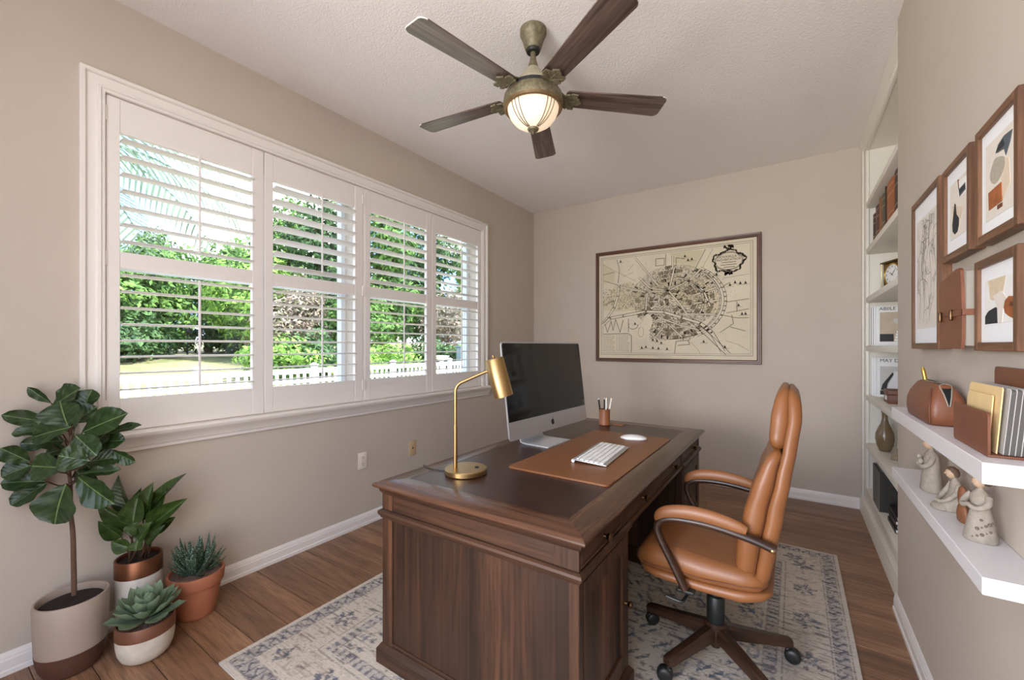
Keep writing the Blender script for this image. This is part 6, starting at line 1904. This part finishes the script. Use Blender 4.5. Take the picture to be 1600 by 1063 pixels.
for s in (-1, 1):
    part('arm', tube(curve_pts([(0.008, s * 0.022, 0.084), (-0.002, s * 0.028, 0.058), (-0.020, s * 0.022, 0.034), (-0.034, s * 0.006, 0.024)], 5), [0.0072] * 10 + [0.006] * 6, 10), 'stone_figure', f2_, 60)
hd = part('head', head_geo((-0.001, 0.0, 0.1165), 0.0150), 'stone_face', f2_, 60)
part('hair', body_loft([(0.106, 0.0065, 0, 0.0085, 0.0125), (0.113, 0.006, 0, 0.0125, 0.0155), (0.122, 0.003, 0, 0.0145, 0.0155), (0.130, 0.001, 0, 0.0135, 0.0125), (0.1365, 0.0, 0, 0.006, 0.006)]), 'figure_hair', f2_, 60)
part('nose', tube([(-0.0155, 0, 0.1185), (-0.0180, 0, 0.1135)], [0.001, 0.0022], 6), 'stone_face', hd, 60)
# standing figure, flowers on the skirt
f3_ = figure('figurine', 'standing stone figurine in a flowered skirt, nearest end of the lower shelf', (0.376, 1.475, LZ), 0.45, 0.93)
part('robe', body_loft([(0, 0, 0, 0.030, 0.032), (0.003, 0, 0, 0.032, 0.034), (0.03, 0, 0, 0.028, 0.030), (0.065, 0, 0, 0.021, 0.024), (0.088, 0, 0, 0.016, 0.019), (0.105, 0, 0, 0.018, 0.024), (0.118, 0, 0, 0.016, 0.023), (0.128, 0, 0, 0.010, 0.013), (0.134, 0, 0, 0.006, 0.0065), (0.142, -0.001, 0, 0.006, 0.0065)]), 'stone_figure', f3_, 60)
for s in (-1, 1):
    part('arm', tube(curve_pts([(-0.001, s * 0.023, 0.118), (-0.010, s * 0.030, 0.100), (-0.026, s * 0.020, 0.088), (-0.030, -s * 0.004, 0.094)], 5), [0.0075] * 8 + [0.0065] * 5 + [0.0052] * 3, 10), 'stone_figure', f3_, 60)
hd = part('head', head_geo((-0.003, 0.0, 0.153), 0.0145), 'stone_face', f3_, 60)
part('hair', join(body_loft([(0.144, 0.004, 0, 0.0095, 0.012), (0.150, 0.003, 0, 0.0145, 0.0148), (0.160, 0.001, 0, 0.0152, 0.0145), (0.168, -0.001, 0, 0.011, 0.010), (0.1725, -0.001, 0, 0.004, 0.004)]), head_geo((0.017, 0, 0.149), 0.0085)), 'figure_hair', f3_, 60)
part('nose', tube([(-0.0170, 0, 0.155), (-0.0192, 0, 0.150)], [0.001, 0.0020], 6), 'stone_face', hd, 60)
for k in range(11):
    a = math.radians(200 + 13 * (k % 5) + 3 * k); z = 0.014 + 0.0045 * k
    rad = 0.0315 - 0.105 * z
    part('flower_motif', mv(head_geo((0, 0, 0), 0.0020 + 0.0010 * (k % 3), (1, 1, 1)), rad * math.cos(a), rad * 1.07 * math.sin(a), z), 'figure_motif', f3_, 60)
cel = thing('wooden_ornament', 'small brown wooden ornament behind the flowered figurine', 'ornament', (0.374, 1.598, LZ), 0.2)
part('lower_bout', body_loft([(0, 0, 0, 0.006, 0.014), (0.004, 0, 0, 0.008, 0.020), (0.022, 0, 0, 0.0085, 0.022), (0.04, 0, 0, 0.0075, 0.016), (0.048, 0, 0, 0.006, 0.011)]), 'ornament_wood', cel, 60)
part('upper_bout', body_loft([(0.046, 0, 0, 0.006, 0.011), (0.058, 0, 0, 0.0075, 0.015), (0.075, 0, 0, 0.0078, 0.016), (0.090, 0, 0, 0.006, 0.011), (0.096, 0, 0, 0.002, 0.004)]), 'ornament_wood', cel, 60)

# ------------------------------------------------------------------ things in the bookcase
def book(name, label, x0, x1, ya, yb, z, h, m, gilt=True, group='old books on the high shelf'):
    o = thing(name, label, 'book', ((x0 + x1) / 2, (ya + yb) / 2, z), 0, group)
    t = 0.004
    wpart('cover', join(rbox(x0, x1, ya, ya + t, z, z + h, 0.001, 1), rbox(x0, x1, yb - t, yb, z, z + h, 0.001, 1)), m, o, 30)
    n = 8
    sp_ = [((ya + yb) / 2 + (yb - ya) / 2 * math.cos(PI * k / n), x0 + 0.004 - 0.010 * math.sin(PI * k / n)) for k in range(n + 1)]
    wpart('spine', prism([(q[1], q[0]) for q in sp_] + [(x0 + 0.006, ya), (x0 + 0.006, yb)], z, z + h, 'z'), m, o, 40)
    wpart('page_block', box(x0 + 0.006, x1 - 0.006, ya + t, yb - t, z + 0.004, z + h - 0.005), 'paper_white', o, 0)
    if gilt:
        for fz_ in (0.12, 0.30, 0.70, 0.88):
            wpart('gilt_band', prism([(q[1] - 0.0006, q[0]) for q in sp_] + [(x0 + 0.006, ya), (x0 + 0.006, yb)], z + h * fz_, z + h * fz_ + 0.004, 'z'), 'book_gilt', o, 40)
    return o
Z5 = 2.0352
BKS = [(4.150, 4.045, 0.245, 'book_brown', 'dark brown old book, furthest along the high shelf', True), (4.040, 3.885, 0.270, 'book_maroon', 'thick maroon old book with gilt bands on the high shelf', True), (3.880, 3.775, 0.285, 'book_tan', 'tan old book between the maroon and olive ones', False),
       (3.770, 3.640, 0.275, 'book_olive', 'olive green old book on the high shelf', True), (3.635, 3.600, 0.300, 'book_brown', 'thin black-brown old book beside the orange one', False), (3.595, 3.360, 0.290, 'book_orange', 'wide orange leather book on the high shelf', True), (3.355, 3.200, 0.290, 'book_brown', 'dark banded book, nearest the wall edge on the high shelf', True)]
for yb_, ya_, h, m, lab, g in BKS:
    book('old_book', lab, 0.500, 0.665, ya_, yb_, Z5, h, m, g)
# brass clock
ck = thing('mantel_clock', 'brass square mantel clock with round white dial', 'clock', (0.560, 3.640, 1.6682), math.radians(-67 + 90))
# local: face looks toward -x
part('case', rbox(-0.030, 0.045, -0.090, 0.090, 0.012, 0.178, 0.004), 'clock_brass', ck)
part('base', rbox(-0.045, 0.055, -0.112, 0.112, 0.0, 0.012, 0.003), 'clock_brass', ck)
part('cornice', rbox(-0.040, 0.050, -0.106, 0.106, 0.178, 0.190, 0.003), 'clock_brass', ck)
for s in (-1, 1):
    part('column', mv(lathe([(0.008, 0.012), (0.008, 0.018), (0.0055, 0.022), (0.0055, 0.166), (0.008, 0.170), (0.008, 0.178)], 14), -0.034, s * 0.098, 0), 'clock_column', ck)
R90 = Matrix.Rotation(-PI / 2, 4, 'Y')
part('bezel', xf(lathe([(0.066, 0), (0.074, 0.0), (0.074, 0.005), (0.068, 0.008), (0.066, 0.004)], 40, False), Matrix.Translation((-0.030, 0, 0.096)) @ R90), 'gold_metal', ck)
dial = part('dial', xf(lathe([(0.066, 0.0), (0.066, 0.002)], 40), Matrix.Translation((-0.030, 0, 0.096)) @ R90), 'clock_face', ck)
NUM = ['12', '1', '2', '3', '4', '5', '6', '7', '8', '9', '10', '11']
for k, tx in enumerate(NUM):
    a = 2 * PI * k / 12
    # seen from -x, +y is to the left
    yy, zz_ = -0.052 * math.sin(a), 0.096 + 0.052 * math.cos(a)
    Mx = Matrix.Translation((-0.0326, yy, zz_)) @ Matrix.Rotation(-PI / 2, 4, 'Z') @ Matrix.Rotation(PI / 2, 4, 'X')
    text_part('numeral', tx, 0.0185, 'logo_black', dial, Mx, 0.0002)
for ang_, L, w in ((-56, 0.030, 0.0042), (42, 0.052, 0.003)):
    a = math.radians(ang_)
    d = Vector((0, -math.sin(a), math.cos(a)))
    c = Vector((-0.0335, 0, 0.096))
    part('hand', tube([tuple(c - d * 0.008), tuple(c + d * L * 0.6), tuple(c + d * L)], [w * 0.5, w * 0.55, 0.0006], 6, flat=(1, 0.5)), 'logo_black', dial)

def magazine(label, x0, x1, yf_, z, h, pages, title, pic, blocks, size):
    o = thing('magazine', label, 'magazine', ((x0 + x1) / 2, yf_ + 0.012, z), 0, 'magazines standing in the bookcase')
    wpart('pages', box(x0, x1, yf_ + 0.001, yf_ + 0.022, z, z + h), 'mag_white', o, 0)
    if pages:
        wpart('spine_stripe', box(x0 - 0.0006, x0, yf_ + 0.004, yf_ + 0.018, z + 0.004, z + h - 0.004), 'mag_black', o, 0)
    cv = wpart('cover', box(x0, x1, yf_, yf_ + 0.001, z, z + h), 'mag_white', o, 0)
    for m, a0, a1, b0, b1 in blocks:
        xa, xb = x0 + (x1 - x0) * a0, x0 + (x1 - x0) * a1
        wpart('cover_picture', box(xa, xb, yf_ - 0.0006 - 0.0002 * (blocks.index((m, a0, a1, b0, b1))), yf_, z + h * b0, z + h * b1), m, cv, 0)
    off = Vector(o.location)
    if title:
        Mx = Matrix.Translation((x0 + 0.018 - off.x, yf_ - 0.0008 - off.y, z + h * 0.925 - off.z)) @ Matrix.Rotation(PI / 2, 4, 'X')
        text_part('cover_title', title, size, 'mag_black', cv, Mx, 0.0002, 'LEFT')
    return cv, o, pic
Z3, Z2, Z1, Z0 = 1.3032, 0.9302, 0.5652, 0.2202
for k in range(2):
    magazine(['black-striped magazine at the back on the middle shelf', 'black-striped magazine behind the front one on the middle shelf'][k], 0.486 + 0.008 * k, 0.70, 4.110 - 0.026 * k, Z3, 0.292, True, None, None, [], 0.02)
cv, mo, _ = magazine('white magazine with a photo of stacked books, front of the middle shelf', 0.502, 0.720, 4.050, Z3, 0.290, False, 'ABIILE P DIDAL', None, [('mag_beige', 0.10, 0.93, 0.10, 0.84)], 0.034)
for k in range(5):
    wpart('cover_picture', box(0.600 + 0.004 * k, 0.716, 4.0485, 4.0495, Z3 + 0.012 + 0.020 * k, Z3 + 0.028 + 0.020 * k), 'mag_white' if k % 2 == 0 else 'paper_white', cv, 0)
wpart('cover_picture', box(0.524, 0.600, 4.0480, 4.0494, Z3 + 0.030, Z3 + 0.085), 'mag_black', cv, 0)
wpart('cover_picture', prism([(0.640 + 0.045 * math.cos(a), Z3 + 0.185 + 0.03 * math.sin(a) * (1.0 if math.sin(a) < 0 else 0.5)) for a in [2 * PI * k / 18 for k in range(18)]], 4.0480, 4.0493, 'y'), 'mag_grey', cv, 0)
for k in range(2):
    magazine(['plain white magazine at the back of the shelf above the vase', 'plain white magazine behind the front one above the vase'][k], 0.486 + 0.008 * k, 0.70, 4.110 - 0.026 * k, Z2, 0.285, False, None, None, [], 0.02)
cv, mo, _ = magazine('white magazine with a photo of a white vase, on the shelf above the brown vase', 0.506, 0.720, 4.050, Z2, 0.285, False, 'MAY DIE THEN', None, [('mag_grey', 0.09, 0.95, 0.05, 0.78)], 0.034)
wpart('cover_picture', prism([(0.562, Z2 + 0.03), (0.660, Z2 + 0.03), (0.652, Z2 + 0.09), (0.628, Z2 + 0.16), (0.624, Z2 + 0.185), (0.604, Z2 + 0.185), (0.598, Z2 + 0.15), (0.572, Z2 + 0.09)], 4.0482, 4.0492, 'y'), 'ceramic_white', cv, 0)
wpart('cover_picture', prism([(0.530, Z2 + 0.05), (0.560, Z2 + 0.05), (0.568, Z2 + 0.10), (0.600, Z2 + 0.165), (0.594, Z2 + 0.18), (0.556, Z2 + 0.12), (0.538, Z2 + 0.09)], 4.0478, 4.0490, 'y'), 'mag_black', cv, 0)
wpart('cover_picture', box(0.526, 0.562, 4.0478, 4.0492, Z2 + 0.016, Z2 + 0.046), 'mag_black', cv, 0)
# keepsake box
kbx = thing('keepsake_box', 'small brown leather box in front of the white magazine', 'box', (0.58, 3.66, Z2))
wpart('body', rbox(0.505, 0.66, 3.575, 3.745, Z2, Z2 + 0.056, 0.003), 'box_leather', kbx)
wpart('lid', rbox(0.503, 0.662, 3.573, 3.747, Z2 + 0.058, Z2 + 0.085, 0.003), 'box_leather', kbx)
wpart('label_plate', box(0.5030, 0.5048, 3.63, 3.70, Z2 + 0.018, Z2 + 0.046), 'paper_white', kbx, 0)
# vase, white vessel, driftwood
solo('bottle_vase', lathe([(0.026, 0), (0.032, 0.003), (0.046, 0.04), (0.053, 0.085), (0.050, 0.125), (0.036, 0.165), (0.022, 0.195), (0.0165, 0.225), (0.0165, 0.262), (0.021, 0.276), (0.0225, 0.280), (0.017, 0.279), (0.013, 0.262), (0.012, 0.22)], 32, True, (0.530, 3.890, Z1)), 'vase_glaze', 'brown glazed bottle vase with a long neck in the bookcase', 'vase', None, 60, (0.530, 3.890, Z1))
solo('round_vessel', lathe([(0.03, 0), (0.05, 0.006), (0.068, 0.05), (0.066, 0.09), (0.048, 0.125), (0.034, 0.14), (0.03, 0.139), (0.04, 0.12)], 28, True, (0.648, 3.800, Z1)), 'ceramic_white', 'round white ceramic vessel behind the driftwood', 'vase', None, 60, (0.648, 3.80, Z1))
rr = random.Random(4)
dw = body_loft([(0, 0, 0, 0.040, 0.035), (0.02, 0.004, 0, 0.044, 0.036), (0.05, 0.012, 0.004, 0.034, 0.028), (0.08, 0.026, 0.002, 0.026, 0.022), (0.11, 0.034, -0.003, 0.020, 0.017), (0.135, 0.044, 0, 0.012, 0.010), (0.15, 0.05, 0, 0.004, 0.004)], (0.560, 3.620, Z1), 18)
dw = ([(p[0] + 0.012 * noise.noise(Vector(p) * 30), p[1] + 0.012 * noise.noise(Vector(p) * 30 + Vector((5, 0, 0))), p[2] if p[2] < Z1 + 0.003 else p[2] + 0.008 * noise.noise(Vector(p) * 25)) for p in dw[0]], dw[1])
solo('driftwood', dw, 'driftwood', 'rough pale driftwood piece beside the bottle vase', 'ornament', None, 60)
# binders and notebooks on the bottom shelf
for k in range(4):
    ya_ = 3.600 + 0.066 * k
    o = thing('binder', ['dark olive binder, nearest of the row on the bottom shelf', 'dark olive binder, second from the black notebooks on the bottom shelf', 'dark olive binder, third from the black notebooks on the bottom shelf', 'dark olive binder, furthest of the row on the bottom shelf'][k], 'binder', (0.58, ya_ + 0.03, Z0), 0, 'binders on the bottom shelf')
    wpart('cover', rbox(0.462, 0.700, ya_, ya_ + 0.058, Z0, Z0 + 0.262, 0.003, 1), 'binder_dark', o, 30)
    wpart('edge_trim', join(box(0.4610, 0.464, ya_ + 0.0005, ya_ + 0.007, Z0 + 0.002, Z0 + 0.260), box(0.474, 0.69, ya_ + 0.0005, ya_ + 0.0575, Z0 + 0.2615, Z0 + 0.2635)), 'binder_edge', o, 0)
for k in range(4):
    x0_ = 0.486 + 0.006 * (k % 2)
    o = thing('notebook', ['lowest black notebook of the stack on the bottom shelf', 'black notebook second from the bottom of the stack', 'black notebook third from the bottom of the stack', 'topmost black notebook of the stack on the bottom shelf'][k], 'notebook', (0.57, 3.36, Z0 + 0.024 * k), 0, 'black notebooks stacked on the bottom shelf')
    zb = Z0 + 0.024 * k
    wpart('cover', join(box(x0_, 0.665, 3.235, 3.47, zb, zb + 0.003), box(x0_, 0.665, 3.235, 3.47, zb + 0.020, zb + 0.023), box(x0_, x0_ + 0.003, 3.235, 3.47, zb + 0.003, zb + 0.020)), 'notebook_black', o, 0)
    wpart('pages', box(x0_ + 0.003, 0.660, 3.239, 3.466, zb + 0.003, zb + 0.020), 'paper_white', o, 0)
